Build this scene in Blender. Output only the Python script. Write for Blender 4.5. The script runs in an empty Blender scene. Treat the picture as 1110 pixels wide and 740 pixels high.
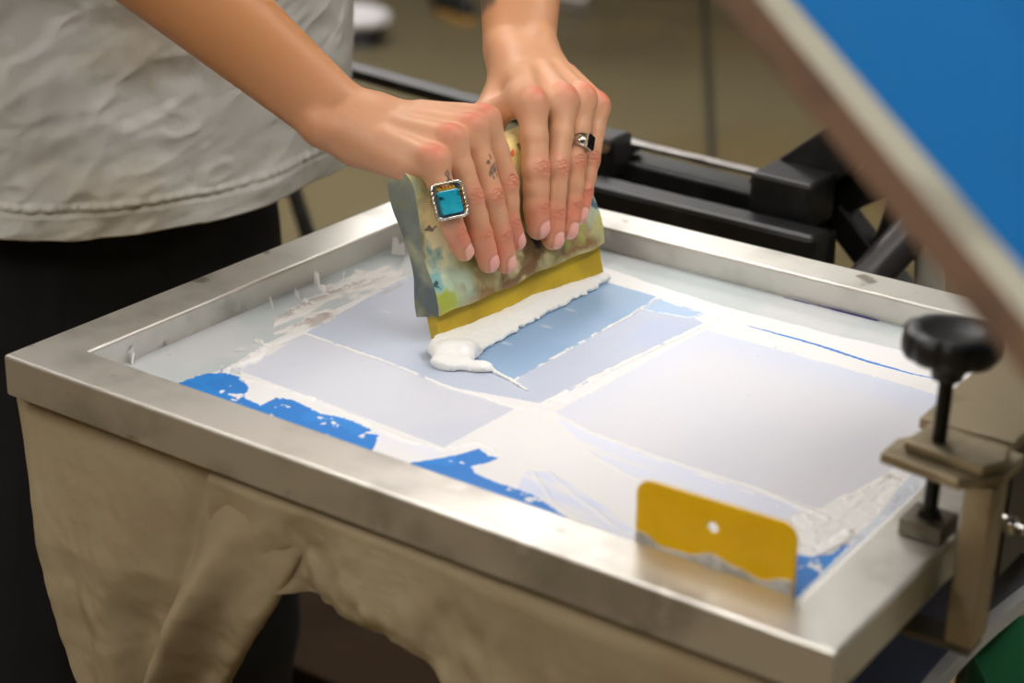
import bpy, bmesh, math, random
import numpy as np
from mathutils import Vector, Matrix
random.seed(7); rng = np.random.default_rng(7)
Z0 = 0.95                                   # height of the top of the print frame above the floor
# ---------------------------------------------------------------- camera calibration (1110 x 740)
R = np.array([[0.8230866374077555, 0.5672277635120194, 0.027947300794448793],
              [0.2409127710725465, -0.30417132560412274, -0.9216511495205358],
              [-0.5142853527514561, 0.7653316072001278, -0.3870117659242538]])
FPX = 1999.056; CAM = np.array([0.89707, -0.73562, 0.48673])
RT, UP, VW = R[0], -R[1], R[2]
def ray(u, v): return np.array([(u-555)/FPX, (v-370)/FPX, 1.0]) @ R
def atz(u, v, z): d = ray(u, v); return CAM + d*(z-CAM[2])/d[2]
def aty(u, v, y): d = ray(u, v); return CAM + d*(y-CAM[1])/d[1]
def atd(u, v, s): return CAM + ray(u, v)*s
def nrm(v): v = np.asarray(v, float); return v/np.linalg.norm(v)
# ---------------------------------------------------------------- scene helpers
C = bpy.context.scene.collection
def lin(c):
    return tuple(((x/255)/12.92 if x/255 <= .04045 else ((x/255+.055)/1.055)**2.4) for x in c)
class MB:
    """collects vertices and faces of one mesh"""
    def __init__(s): s.v = []; s.f = []; s.sm = []
    def add(s, vs, fs, smooth=False):
        o = len(s.v); s.v += [tuple(map(float, p)) for p in vs]; s.f += [tuple(i+o for i in f) for f in fs]; s.sm += [smooth]*len(fs); return s
    def obox(s, c, ax, ay, az, hx, hy, hz):
        c = np.array(c, float); P = []
        for k in (-1, 1):
            for j in (-1, 1):
                for i in (-1, 1): P.append(c+np.array(ax)*hx*i+np.array(ay)*hy*j+np.array(az)*hz*k)
        F = [(0,2,3,1),(4,5,7,6),(0,1,5,4),(2,6,7,3),(0,4,6,2),(1,3,7,5)]
        if np.dot(np.cross(ax, ay), az) < 0: F = [f[::-1] for f in F]
        return s.add(P, F)
    def box(s, lo, hi):
        lo = np.array(lo, float); hi = np.array(hi, float)
        return s.obox((lo+hi)/2, (1,0,0), (0,1,0), (0,0,1), *((hi-lo)/2))
    def tube(s, pts, rad, n=20, cap=True):
        pts = [np.array(p, float) for p in pts]; rad = rad if hasattr(rad, '__len__') else [rad]*len(pts)
        rings = []; prev = None
        for i, p in enumerate(pts):
            t = nrm(pts[min(i+1, len(pts)-1)]-pts[max(i-1, 0)])
            if prev is None:
                a = np.array((0,0,1.)) if abs(t[2]) < .9 else np.array((1.,0,0)); prev = nrm(np.cross(t, a))
            u = nrm(prev-t*np.dot(prev, t)); w = np.cross(t, u); prev = u
            rings.append([p+rad[i]*(math.cos(q)*u+math.sin(q)*w) for q in np.linspace(0, 2*math.pi, n, endpoint=False)])
        V = [q for r_ in rings for q in r_]; F = []
        for i in range(len(pts)-1):
            for j in range(n):
                F.append((i*n+j, i*n+(j+1)%n, (i+1)*n+(j+1)%n, (i+1)*n+j))
        s.add(V, F, True)
        if cap:
            s.add(rings[0], [tuple(range(n))[::-1]]); s.add(rings[-1], [tuple(range(n))])
        return s
    def prism(s, poly, O, ax, ay, az, t):
        """polygon (2d, ccw) in axes ax, ay extruded by t along az"""
        n = len(poly); O = np.array(O, float)
        A = [O+np.array(ax)*p[0]+np.array(ay)*p[1] for p in poly]; B = [a+np.array(az)*t for a in A]
        return s.add(A+B, [tuple(range(n))[::-1], tuple(range(n, 2*n))]+[(i, (i+1)%n, n+(i+1)%n, n+i) for i in range(n)])
    def build(s, name, mat, parent=None, base=None, bevel=0, seg=2, weld=False, fix=True):
        L = np.array(parent['_b']) if parent is not None else (np.array(base, float) if base is not None else np.zeros(3))
        me = bpy.data.meshes.new(name)
        me.from_pydata([tuple(np.array(p)-L) for p in s.v], [], s.f)
        if fix:
            bm = bmesh.new(); bm.from_mesh(me)
            for f, q in zip(bm.faces, s.sm): f.smooth = q
            if weld: bmesh.ops.remove_doubles(bm, verts=bm.verts, dist=1e-6)
            bmesh.ops.recalc_face_normals(bm, faces=bm.faces)
            if bevel: 
                bmesh.ops.remove_doubles(bm, verts=bm.verts, dist=1e-6)
                ed = [e for e in bm.edges if len(e.link_faces) == 2 and e.calc_face_angle(0) > .5]
                bmesh.ops.bevel(bm, geom=ed, offset=bevel, segments=seg, profile=.5, affect='EDGES', clamp_overlap=True)
            bm.to_mesh(me); bm.free()
        return link(name, me, mat, parent, L)
def link(name, me, mat, parent, L):
    o = bpy.data.objects.new(name, me); C.objects.link(o)
    if mat: me.materials.append(mat)
    if parent is not None: o.parent = parent; o['_b'] = [float(x) for x in L]
    else: o.location = (L[0], L[1], L[2]+Z0); o['_b'] = [float(x) for x in L]
    return o
def empty(name, base, label, cat, group=None):
    o = bpy.data.objects.new(name, None); C.objects.link(o); o.empty_display_size = .05
    o.location = (base[0], base[1], base[2]+Z0); o['_b'] = [float(x) for x in base]
    return tag(o, label, cat, group)
def tag(o, label, cat=None, group=None, kind=None):
    o['label'] = label
    if cat: o['category'] = cat
    if group: o['group'] = group
    if kind: o['kind'] = kind
    return o
def struct(o): o['kind'] = 'structure'; return o
def npmesh(name, V, F, mat, parent=None, base=None, smooth=True, col=None):
    L = np.array(parent['_b']) if parent is not None else (np.array(base, float) if base is not None else np.zeros(3))
    V = np.asarray(V, float)-L; F = np.asarray(F, np.int32)
    me = bpy.data.meshes.new(name); k = F.shape[1]
    me.vertices.add(len(V)); me.vertices.foreach_set('co', V.astype(np.float32).ravel())
    me.loops.add(F.size); me.loops.foreach_set('vertex_index', F.ravel())
    me.polygons.add(len(F)); me.polygons.foreach_set('loop_start', np.arange(0, F.size, k, dtype=np.int32))
    me.update(calc_edges=True)
    me.polygons.foreach_set('use_smooth', np.full(len(F), smooth))
    if col is not None:
        a = me.color_attributes.new('Col', 'FLOAT_COLOR', 'POINT')
        a.data.foreach_set('color', np.hstack([col, np.ones((len(col), 1))]).astype(np.float32).ravel())
    me.validate(); me.update()
    return link(name, me, mat, parent, L)
# ---------------------------------------------------------------- materials
def mat(name, col=(128,128,128), rough=.5, metal=0, noise=None, bump=None, attr=False, sss=0, sssr=(1,.35,.2), spec=.5, coat=0, emit=None, trans=0, sheen=0):
    """noise: (scale, detail, colour2, lo, hi[, stretch]) mixed over the base; bump: (scale, strength, detail)"""
    m = bpy.data.materials.new(name); m.use_nodes = True; N = m.node_tree.nodes; Lk = m.node_tree.links; b = N['Principled BSDF']
    c = lin(col)+(1,)
    b.inputs['Base Color'].default_value = c; b.inputs['Roughness'].default_value = rough; b.inputs['Metallic'].default_value = metal
    b.inputs['Specular IOR Level'].default_value = spec; b.inputs['Coat Weight'].default_value = coat
    tc = N.new('ShaderNodeTexCoord'); out = None
    if attr:
        a = N.new('ShaderNodeAttribute'); a.attribute_name = 'Col'; out = a.outputs['Color']
    for ns in (noise or []):
        sc, det, c2, lo, hi = ns[:5]
        mp = N.new('ShaderNodeMapping'); Lk.new(tc.outputs['Object'], mp.inputs[0])
        if len(ns) > 5: mp.inputs['Scale'].default_value = ns[5]
        t = N.new('ShaderNodeTexNoise'); t.inputs['Scale'].default_value = sc; t.inputs['Detail'].default_value = det; Lk.new(mp.outputs[0], t.inputs['Vector'])
        mp.inputs['Location'].default_value = (random.random()*9,)*3
        r = N.new('ShaderNodeMapRange'); r.interpolation_type = 'SMOOTHSTEP'
        r.inputs['From Min'].default_value = lo; r.inputs['From Max'].default_value = hi; Lk.new(t.outputs['Fac'], r.inputs['Value'])
        mx = N.new('ShaderNodeMix'); mx.data_type = 'RGBA'; Lk.new(r.outputs[0], mx.inputs[0])
        if out is None: mx.inputs[6].default_value = c
        else: Lk.new(out, mx.inputs[6])
        mx.inputs[7].default_value = lin(c2)+(1,); out = mx.outputs[2]
    if out is not None: Lk.new(out, b.inputs['Base Color'])
    if bump:
        prev = None
        for sc, st, det in (bump if isinstance(bump, list) else [bump]):
            t = N.new('ShaderNodeTexNoise'); t.inputs['Scale'].default_value = sc; t.inputs['Detail'].default_value = det; Lk.new(tc.outputs['Object'], t.inputs['Vector'])
            bp = N.new('ShaderNodeBump'); bp.inputs['Strength'].default_value = st; bp.inputs['Distance'].default_value = 1.0/sc*.3; Lk.new(t.outputs['Fac'], bp.inputs['Height'])
            if prev: Lk.new(prev.outputs[0], bp.inputs['Normal'])
            prev = bp
        Lk.new(prev.outputs[0], b.inputs['Normal'])
    if sss:
        b.inputs['Subsurface Weight'].default_value = sss; b.inputs['Subsurface Radius'].default_value = sssr; b.inputs['Subsurface Scale'].default_value = .004
    if emit: b.inputs['Emission Color'].default_value = lin(emit[0])+(1,); b.inputs['Emission Strength'].default_value = emit[1]
    if trans: b.inputs['Transmission Weight'].default_value = trans
    if sheen: b.inputs['Sheen Weight'].default_value = sheen
    return m
M = {}
M['alu'] = mat('brushed aluminium', (222,219,211), .42, .88, noise=[(10,4,(176,172,164),.45,.7),(40,4,(222,219,212),.55,.75),(26,5,(150,142,128),.66,.74)], bump=[(60,.06,3),(400,.06,2)])
M['alu_tan'] = mat('matte clamp aluminium', (172,158,130), .48, .7, noise=[(25,3,(140,128,104),.5,.7)], bump=(150,.15,2))
M['alu_dull'] = mat('dull dark aluminium', (120,115,104), .5, .8, noise=[(25,3,(90,84,72),.45,.65)])
M['ink_mesh'] = mat('coated screen mesh', rough=.5, attr=True, bump=(1800,.12,1), spec=.5)
M['ink'] = mat('white plastisol ink', (246,245,240), .28, spec=.5, bump=(260,.1,3), sss=.15, sssr=(.6,.6,.7))
M['blade'] = mat('olive urethane blade', (200,170,38), .35, noise=[(22,3,(176,148,30),.45,.7)], sss=.3, sssr=(1,.9,.2))
M['skin'] = mat('skin', rough=.42, attr=True, sss=.18, bump=[(1100,.22,3),(220,.12,3)], spec=.35)
M['silver'] = mat('ring silver', (225,220,205), .22, 1, bump=(700,.3,2))
M['brass'] = mat('brass', (205,160,60), .3, 1)
M['turq'] = mat('turquoise stone', (28,150,175), .22, noise=[(160,5,(20,60,66),.60,.66),(60,2,(46,170,190),.4,.7)], coat=.4)
M['onyx'] = mat('black onyx', (6,6,8), .4, spec=.15)
M['shirt'] = mat('washed cotton', (206,205,198), .95, noise=[(9,5,(182,174,156),.5,.72),(4,3,(198,190,172),.5,.7)], bump=[(30,.25,4),(1500,.15,1)], sheen=.1)
M['pants'] = mat('black cloth', (14,13,16), .9, bump=(600,.2,2))
M['garment'] = mat('cream cotton jersey', (160,146,116), .95, noise=[(4,3,(144,128,98),.45,.7)], bump=[(26,.35,3),(1300,.2,1)])
M['card'] = mat('yellow plastic', (255,192,4), .4, sss=.1, noise=[(30,3,(250,184,3),.5,.75)])
_b = M['card'].node_tree.nodes['Principled BSDF']; _b.inputs['Subsurface Weight'].default_value = .25; _b.inputs['Subsurface Radius'].default_value = (1,.5,.03); _b.inputs['Subsurface Scale'].default_value = .022
M['card_ink'] = mat('dried ink on plastic', (232,228,220), .5, noise=[(60,4,(200,194,180),.5,.65)])
M['black'] = mat('black painted steel', (16,16,17), .38, noise=[(30,3,(34,33,32),.5,.7)], bump=(200,.1,2))
M['black_plastic'] = mat('black plastic', (26,26,28), .45, bump=(300,.1,2))
M['steel'] = mat('bare steel', (205,200,198), .3, 1, noise=[(40,3,(150,146,142),.5,.7)])
M['darksteel'] = mat('threaded dark steel', (40,38,34), .4, .8)
M['chrome'] = mat('chrome', (230,230,225), .1, 1)
M['screen_edge'] = mat('brown stained frame side', (112,84,62), .6, noise=[(20,3,(84,62,46),.45,.65)])
M['blue'] = mat('blue emulsion', (2,90,148), .7, noise=[(6,2,(1,80,136),.45,.7)], spec=.08)
M['screen_face'] = mat('grey green frame face', (160,156,136), .5, noise=[(20,3,(136,132,114),.45,.65)])
M['floor'] = mat('polished tan floor', (116,102,70), .25, noise=[(2.2,4,(102,92,68),.4,.65),(.6,3,(120,110,84),.45,.65)], bump=(5,.05,2))
M['joint'] = mat('dark floor joint', (38,36,30), .8)
M['wall'] = mat('cream wall', (150,142,124), .9, bump=(80,.1,2))
M['wall_tan'] = mat('tan wall', (176,146,100), .85, bump=(80,.1,2))
M['ceil'] = mat('ceiling tile', (215,210,200), .9)
M['light'] = mat('light diffuser', (255,250,240), .5, emit=((252,249,247), 11))
M['brownbox'] = mat('brown cabinet', (44,32,20), .95, noise=[(5,3,(34,24,14),.4,.7)], spec=.1)  # near-black so the added box reads as floor shade; covered platen shares it
M['navy'] = mat('slate blue board', (104,112,136), .5, noise=[(9,3,(130,126,118),.45,.7)])
M['white_edge'] = mat('white laminate edge', (225,225,225), .4)
M['green'] = mat('green cotton', (10,96,52), .9, bump=(30,.3,3))
M['white'] = mat('white paper tape', (235,232,235), .6)
M['dark_blue'] = mat('dark blue plastic', (30,30,100), .4)
M['tan'] = mat('tan leather', (170,130,70), .6)
# ---------------------------------------------------------------- numpy noise
_L = rng.random((256, 256))
def vn(x, y, s):
    x = x*s+1000; y = y*s+1000; xi = np.floor(x).astype(int); yi = np.floor(y).astype(int); fx = x-xi; fy = y-yi
    fx = fx*fx*(3-2*fx); fy = fy*fy*(3-2*fy)
    g = lambda a, b: _L[a % 256, b % 256]
    return (g(xi, yi)*(1-fx)+g(xi+1, yi)*fx)*(1-fy)+(g(xi, yi+1)*(1-fx)+g(xi+1, yi+1)*fx)*fy
def fbm(x, y, s, o=4, seed=0):
    r = 0; a = .5
    for i in range(o): r = r+a*vn(x+seed*3.17+i*1.3, y-seed*1.71+i*.7, s); a *= .5; s *= 2.03
    return r/(1-.5**o)
def sst(a, b, x): t = np.clip((x-a)/(b-a), 0, 1); return t*t*(3-2*t)
# ================================================================ SETTING
FL = -Z0
X0, X1, Y0, Y1, CH = -4.2, 3.6, -3.2, 7.5, 2.7
struct(MB().box((X0, Y0, FL-.1), (X1, Y1, FL)).build('floor', M['floor'], base=(0, 0, FL)))
struct(MB().box((X0, Y0, FL+CH), (X1, Y1, FL+CH+.1)).build('ceiling', M['ceil'], base=(0, 0, FL+CH)))
struct(MB().box((X0-.1, Y0, FL), (X0, Y1, FL+CH)).build('wall_left', M['wall'], base=(X0, 0, FL)))
struct(MB().box((X1, Y0, FL), (X1+.1, Y1, FL+CH)).build('wall_right', M['wall'], base=(X1, 0, FL)))
struct(MB().box((X0, Y1, FL), (X1, Y1+.1, FL+CH)).build('wall_back', M['wall'], base=(0, Y1, FL)))
struct(MB().box((X0, Y0-.1, FL), (X1, Y0, FL+CH)).build('wall_front', M['wall_tan'], base=(0, Y0, FL)))
ja, jb = atz(762, -30, FL), atz(773, 185, FL); jd = nrm(jb-ja); jn = np.array([-jd[1], jd[0], 0])
ja2, jb2 = ja-jd*1.0, jb+jd*4.5
j = MB(); j.obox((ja2+jb2)/2+np.array([0,0,.0004]), jd, jn, (0,0,1), np.linalg.norm(jb2-ja2)/2, .011, .0006)
struct(j.build('trim_1', M['joint'], base=(ja2+jb2)/2))
# ceiling lights
def ceiling_light(x, y, label, src=None):
    if src is None:
        t = empty('ceiling_light', (x, y, FL+CH), label, 'ceiling light', 'ceiling light panels')
        MB().box((x-.31, y-.61, FL+CH-.05), (x+.31, y-.59, FL+CH)).box((x-.31, y+.59, FL+CH-.05), (x+.31, y+.61, FL+CH)).box((x-.31, y-.59, FL+CH-.05), (x-.29, y+.59, FL+CH)).box((x+.29, y-.59, FL+CH-.05), (x+.31, y+.59, FL+CH)).build('light_frame', M['white_edge'], t)
        MB().box((x-.29, y-.59, FL+CH-.035), (x+.29, y+.59, FL+CH-.01)).build('diffuser', M['light'], t)
        return t
    t = src.copy(); C.objects.link(t); t.location = (x, y, FL+CH+Z0); t['_b'] = [x, y, FL+CH]; t['label'] = label
    for ch in src.children: c = ch.copy(); C.objects.link(c); c.parent = t
    return t
LP = [(-.6,.7,'above the print frame'),(1.1,.7,'right of the one above the print frame'),(-2.3,.7,'behind the printer'),(-1.20,2.7,'in the second row, beyond the print frame'),
      (-1.85,2.7,'in the middle of the second row'),(-2.5,2.7,'at the left of the second row'),(2.6,5.6,'in the far right corner of the room'),(2.6,2.7,'at the far right, beyond the print frame'),(.9,-1.5,'above the camera'),(-.4,-1.7,'added to brighten the front, left of the camera')]  # last panel: unseen, added to brighten the yellow card and rail fronts
l0 = None
for x, y, s in LP:
    t = ceiling_light(x, y, 'white rectangular ceiling light panel '+s, l0); l0 = l0 or t
# ================================================================ PRINT SCREEN
W, D, B, HF = .600, .508, .039, .029
ps = empty('screen_print_frame', (W/2, D/2, -HF), 'large aluminium screen printing frame smeared with white ink, held level in the clamp', 'print screen')
fr = MB()
def ring(o, z): return [(o, o, z), (W-o, o, z), (W-o, D-o, z), (o, D-o, z)]
V = ring(0, -HF)+ring(0, 0)+ring(B, -HF)+ring(B, 0); F = []
for i in range(4):
    k = (i+1) % 4
    F += [(i, k, 4+k, 4+i), (4+i, 4+k, 12+k, 12+i), (12+i, 12+k, 8+k, 8+i), (8+i, 8+k, k, i)]
fr.add(V, F); fr.build('frame', M['alu'], ps, bevel=.0022, seg=3)
ZM = -.0200
h = .0007
xs = np.arange(B-.002, W-B+.002, h); ys = np.arange(B-.002, D-B+.002, h)
GX, GY = np.meshgrid(xs, ys, indexing='ij')
def pxy(poly): return [tuple(atz(u, v, ZM)[:2]) for u, v in poly]
def inpoly(X, Y, poly):
    r = np.zeros(X.shape, bool); n = len(poly)
    for i in range(n):
        (x1, y1), (x2, y2) = poly[i], poly[(i+1) % n]
        if y1 == y2: continue
        c = (y1 > Y) != (y2 > Y)
        r ^= c & (X < (x2-x1)*(Y-y1)/(y2-y1)+x1)
    return r
def segd(X, Y, poly):
    d = np.full(X.shape, 9.); tt = np.zeros(X.shape)
    acc = 0; Ls = [math.dist(poly[i], poly[i+1]) for i in range(len(poly)-1)]; T = sum(Ls)
    for i in range(len(poly)-1):
        (x1, y1), (x2, y2) = poly[i], poly[i+1]; dx, dy = x2-x1, y2-y1
        t = np.clip(((X-x1)*dx+(Y-y1)*dy)/(dx*dx+dy*dy), 0, 1)
        e = np.hypot(X-x1-t*dx, Y-y1-t*dy); m = e < d; d[m] = e[m]; tt[m] = (acc+t[m]*Ls[i])/T; acc += Ls[i]
    return d, tt
CO = np.zeros(GX.shape+(3,)); HT = np.zeros(GX.shape)
def L3(c): return np.array(lin(c))
def paint(mask, col, a=1.0):
    w = (mask*a)[..., None] if mask.dtype != bool else (mask.astype(float)*a)[..., None]
    CO[:] = CO*(1-w)+L3(col)*w
def warp(amp, s, seed): return GX+amp*(fbm(GX, GY, s, 4, seed)-.5)*2, GY+amp*(fbm(GX, GY, s, 4, seed+5)-.5)*2
def region(px, amp=.0, s=120, seed=1):
    X, Y = (GX, GY) if amp == 0 else warp(amp, s, seed)
    return inpoly(X, Y, pxy(px))
n1 = fbm(GX, GY, 14, 5, 2); n2 = fbm(GX, GY, 60, 4, 9); n3 = fbm(GX, GY, 260, 3, 12); nst = fbm(GX*.25, GY, 90, 4, 21); nst2 = fbm(GX, GY*.25, 90, 4, 33)
CO[:] = L3((232,231,230)); HT += .0002
# pale taped margin along the left and far rails
tape = region([(60,480),(150,380),(440,262),(600,250),(700,275),(850,320),(1000,358),(1110,390),(1110,425),(1000,385),(900,362),(780,331),(654,290),(560,282),(437,300),(345,345),(292,372),(247,398),(205,413),(150,450)], .0015, 60, 3)
paint(tape, (188,196,196)); paint(tape*sst(.45,.65,n1), (206,206,206), .7); HT[tape] -= .0001
inner = region([(654,298),(780,336),(900,368),(1000,394),(1110,425),(1110,500),(765,356),(700,330),(650,315)], .002, 80, 4); paint(inner, (233,232,230))
# coated windows
R1 = region([(247,397),(331,362),(558,443),(481,485)], .0006, 200, 5); paint(R1, (209,211,219)); paint(R1*sst(.35,.7,n1), (201,206,219), .6)
R2 = region([(331,361),(440,300),(560,285),(700,318),(766,352),(590,438),(480,418)], .0007, 200, 6); paint(R2, (192,200,216)); paint(R2*sst(.4,.7,n1), (182,192,213), .5)
A1 = region([(470,385),(555,413),(676,346),(694,335),(713,322),(654,305),(600,300)], .0005, 200, 7); paint(A1, (152,182,212)); paint(A1*sst(.45,.7,n1), (140,172,206), .6)
A2 = region([(696,337),(716,323),(765,340),(748,346)], .0004, 200, 8); paint(A2, (170,196,224))
A3 = region([(660,383),(705,345),(760,352),(720,372)], .0008, 90, 9); paint(A3*sst(.3,.6,n1), (176,194,224), .35)
R3 = region([(764,357),(985,419),(1060,442),(1005,500),(955,530),(900,556),(827,530),(748,506),(640,467),(602,447)], .0012, 90, 10)
paint(R3, (221,221,225)); paint(R3*sst(.45,.75,n1), (215,217,227), .5)
e3, _ = segd(GX, GY, pxy([(764,357),(985,419),(1060,442)])); paint(R3*np.exp(-(e3/.035)**2), (208,215,233), .8)
e3b, _ = segd(GX, GY, pxy([(764,357),(602,447)])); paint(R3*np.exp(-(e3b/.025)**2), (214,219,233), .6)
# fine lavender streaks where ink was pulled thin near the near rail
for px, c, sd in [([(555,540),(572,511),(600,512),(690,575),(690,640),(600,600)], (212,219,240), 11), ([(600,450),(640,470),(748,508),(860,548),(870,575),(800,560),(700,525),(640,492)], (222,226,240), 12),
                  ([(500,478),(558,446),(640,492),(600,505),(540,490)], (233,232,230), 13), ([(470,500),(410,480),(404,468),(480,488)], (228,230,240), 14)]:
    m_ = region(px, .002, 60, sd); paint(m_*sst(.25,.6,nst), c, .9)
for px in ([(576,511),(600,545),(640,575),(660,600)], [(594,511),(625,540),(655,560),(690,590)], [(640,492),(680,515),(740,540)]):
    d, t = segd(*warp(.002,50,3), pxy(px)); g = np.exp(-(d/.0012)**2); paint(g, (233,232,230), .8); HT += g*.0005
# bare blue emulsion
blue = np.zeros(GX.shape, bool)
for px, amp, s, sd in [([(198,413),(221,405),(244,404),(262,409),(270,420),(264,431),(283,439),(302,430),(322,435),(348,448),(374,453),(398,463),(410,471),(400,500),(300,480),(170,430)], .0018, 380, 15),
                       ([(447,501),(481,496),(503,491),(519,486),(530,494),(541,496),(527,502),(511,505),(515,513),(539,523),(564,531),(582,538),(597,549),(614,560),(600,600),(520,560),(430,515)], .0008, 420, 16),
                       ([(835,600),(862,600),(880,604),(903,600),(914,590),(925,586),(905,606),(862,650),(820,650)], .0009, 260, 17)]:
    blue |= region(px, amp, s, sd)
speck = blue & (n3 > .62) & (n2 > .60)
bl = blue & ~speck
d1, t1 = segd(*warp(.0006,90,18), pxy([(810,353),(870,369),(905,380),(945,393),(985,404),(1020,412)])); bl |= d1 < (.0004+.0013*np.sin(np.pi*np.clip(t1*1.0,0,1))**.8)
paint(bl, (26,122,205)); HT[bl] = -.0001
paint(bl & (fbm(GX,GY,40,3,44) > .6), (30,130,212))
d2, t2 = segd(GX, GY, pxy([(850,322.5),(900,334.5),(950,347)])); nav = d2 < .0009+.0013*sst(.2,.9,t2); paint(nav, (24,24,120))
# white rim of blue patch, knife ridges
def ridge(px, w, hgt, col=(238,237,234), rag=.0012, thr=.0, s=160, sd=30, a=1.0):
    d, t = segd(*warp(rag, s, sd), pxy(px)); ww = w*(.5+1.0*fbm(GX, GY, 70, 3, sd+1))
    g = np.exp(-(d/ww)**4)
    if thr: g = g*sst(thr, thr+.12, fbm(GX, GY, 130, 4, sd+2))
    paint(g, col, a); HT[:] = np.maximum(HT, HT+g*hgt*(.4+.9*n3))
ridge([(262,411),(300,421),(350,437),(400,460)], .0026, .0010, sd=31, thr=.35)
ridge([(410,466),(440,478),(481,487),(519,480),(545,492)], .0022, .0006, sd=32, thr=.3)
ridge([(331,362),(380,379),(440,401),(480,418),(520,430),(558,442),(600,450),(640,469),(700,492),(748,508),(827,532),(896,562)], .0016, .0010, sd=33, thr=.22)
ridge([(590,438),(640,412),(700,383),(765,352),(792,339)], .0022, .0012, sd=34, thr=.22)
ridge([(588,440),(650,422),(640,412)], .003, .0008, sd=35, thr=.4)
ridge([(555,414),(610,383),(650,360),(676,347),(694,335)], .0012, .0012, sd=36, thr=.36)
ridge([(690,338),(712,323)], .0012, .001, sd=37, thr=.3)
ridge([(696,336),(748,345),(766,338)], .0010, .0008, sd=38, thr=.3)
ridge([(712,322),(745,335),(780,341),(800,348)], .0016, .0008, sd=39, thr=.38)
ridge([(764,356),(830,374),(880,388),(930,403),(985,419)], .0012, .0009, sd=40, thr=.42)
ridge([(700,495),(760,515),(830,540),(880,570)], .0012, .0007, sd=41, thr=.4)
ridge([(860,590),(885,600),(905,592),(920,578)], .003, .0012, sd=42, thr=.2)
# scraped, half-dried ink along the left rail
scr = region([(247,398),(292,372),(300,350),(330,325),(385,298),(436,285),(438,302),(400,322),(360,345),(332,360),(290,385),(255,400)], .006, 60, 50)
m_ = scr*sst(.30,.42,nst2); paint(m_, (228,225,220)); paint(scr*sst(.56,.66,nst2)*sst(.4,.55,n3), (168,158,152), .7); HT += m_*.0009*(n3+.2)+m_*.0016*sst(.4,.7,nst2)
m_ = scr*sst(.45,.6,nst2)*(n3 > .5); HT += m_*.0005
sc2 = region([(235,400),(262,382),(300,372),(262,404)], .006, 90, 52); paint(sc2*sst(.45,.55,n2), (240,239,236)); HT += sc2*sst(.45,.55,n2)*.0014
d3, _ = segd(*warp(.004,40,55), pxy([(340,352),(400,322),(438,303)])); g = np.exp(-(d3/.006)**4)*sst(.45,.62,nst2); paint(g, (172,160,152), .8)
# dried crust near the right rail
rr = region([(860,560),(905,545),(960,515),(1010,485),(1010,560),(940,585),(915,590),(880,600),(855,590)], .004, 60, 60)
paint(rr, (240,237,232)); HT += rr*.0006*sst(.35,.6,n2)+rr*.0004*sst(.5,.6,n3); paint(rr*sst(.66,.72,nst), (206,196,184), .6)
rt = region([(925,583),(950,560),(1000,500),(1110,420),(1110,520),(870,660),(862,648)], .0006, 60, 61); paint(rt & ~bl, (205,212,222), .8)
ii = rng.integers(0, GX.size, 14)
for q in ii:
    cx, cy = GX.ravel()[q], GY.ravel()[q]; d = np.hypot((GX-cx)*1.2, GY-cy); HT += np.exp(-(d/.0012)**2)*.0006
for u, v in ((618,336),(592,354),(548,372),(418,338)):     # faint thin drops on the open mesh
    c = atz(u, v, ZM); d = np.hypot((GX-c[0])*.8, (GY-c[1])*1.7); paint(np.exp(-(d/.0042)**4), (205,216,232), .6)
HT += (n2-.5)*.00012
nx, ny = GX.shape
idx = np.arange(nx*ny).reshape(nx, ny)
Fq = np.stack([idx[:-1, :-1], idx[1:, :-1], idx[1:, 1:], idx[:-1, 1:]], -1).reshape(-1, 4)
npmesh('screen_mesh', np.stack([GX, GY, ZM+HT], -1).reshape(-1, 3), Fq, M['ink_mesh'], ps, col=CO.reshape(-1, 3))
# underside tape layer so the fabric has a back
MB().box((B-.002, B-.002, ZM-.0012), (W-B+.002, D-B+.002, ZM-.0006)).build('mesh_backing', M['white_edge'], ps)
# torn flakes of dried ink standing up
def flake(u, v, hh, ww, z=ZM+.0004):
    fl = MB()
    c = atz(u, v, z); a = random.uniform(0, 6.28); ax = np.array([math.cos(a), math.sin(a), 0]); lean = np.array([random.uniform(-.3,.3), random.uniform(-.3,.3), 1])
    n = 6; V = []
    for side in (0, 1):
        off = np.cross(ax, (0,0,1))*.0005*(side*2-1)
        for i in range(n): V.append(c+off+ax*ww*(i/(n-1)-.5))
        for i in range(n): V.append(c+off+ax*ww*(i/(n-1)-.5)*.7+lean*hh*random.uniform(.35, 1))
    F = []
    for i in range(n-1): F += [(i, i+1, n+i+1, n+i), (2*n+i, 3*n+i, 3*n+i+1, 2*n+i+1), (n+i, n+i+1, 3*n+i+1, 3*n+i)]
    F += [(0, n, 3*n, 2*n), (n-1, 3*n-1+0, 4*n-1, 2*n-1)] if False else [(0, n, 3*n, 2*n), (n-1, 3*n-1, 4*n-1, 2*n-1)]
    fl.add(V, F); fl.build('dried_ink_flake', M['ink'], ps)
for u, v, hh, ww in [(296,333,.011,.006),(344,310,.012,.010),(322,322,.008,.010),(350,316,.006,.012),(432,276,.018,.012),(312,340,.006,.008),(280,372,.004,.01),(262,380,.004,.01),(240,402,.005,.008),(255,404,.004,.009),(372,300,.005,.01),(390,296,.004,.012),(330,330,.006,.01)]:
    flake(u, v, hh, ww)
for u, v in ((131,392),(139,390)): flake(u, v, .012, .016)
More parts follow.
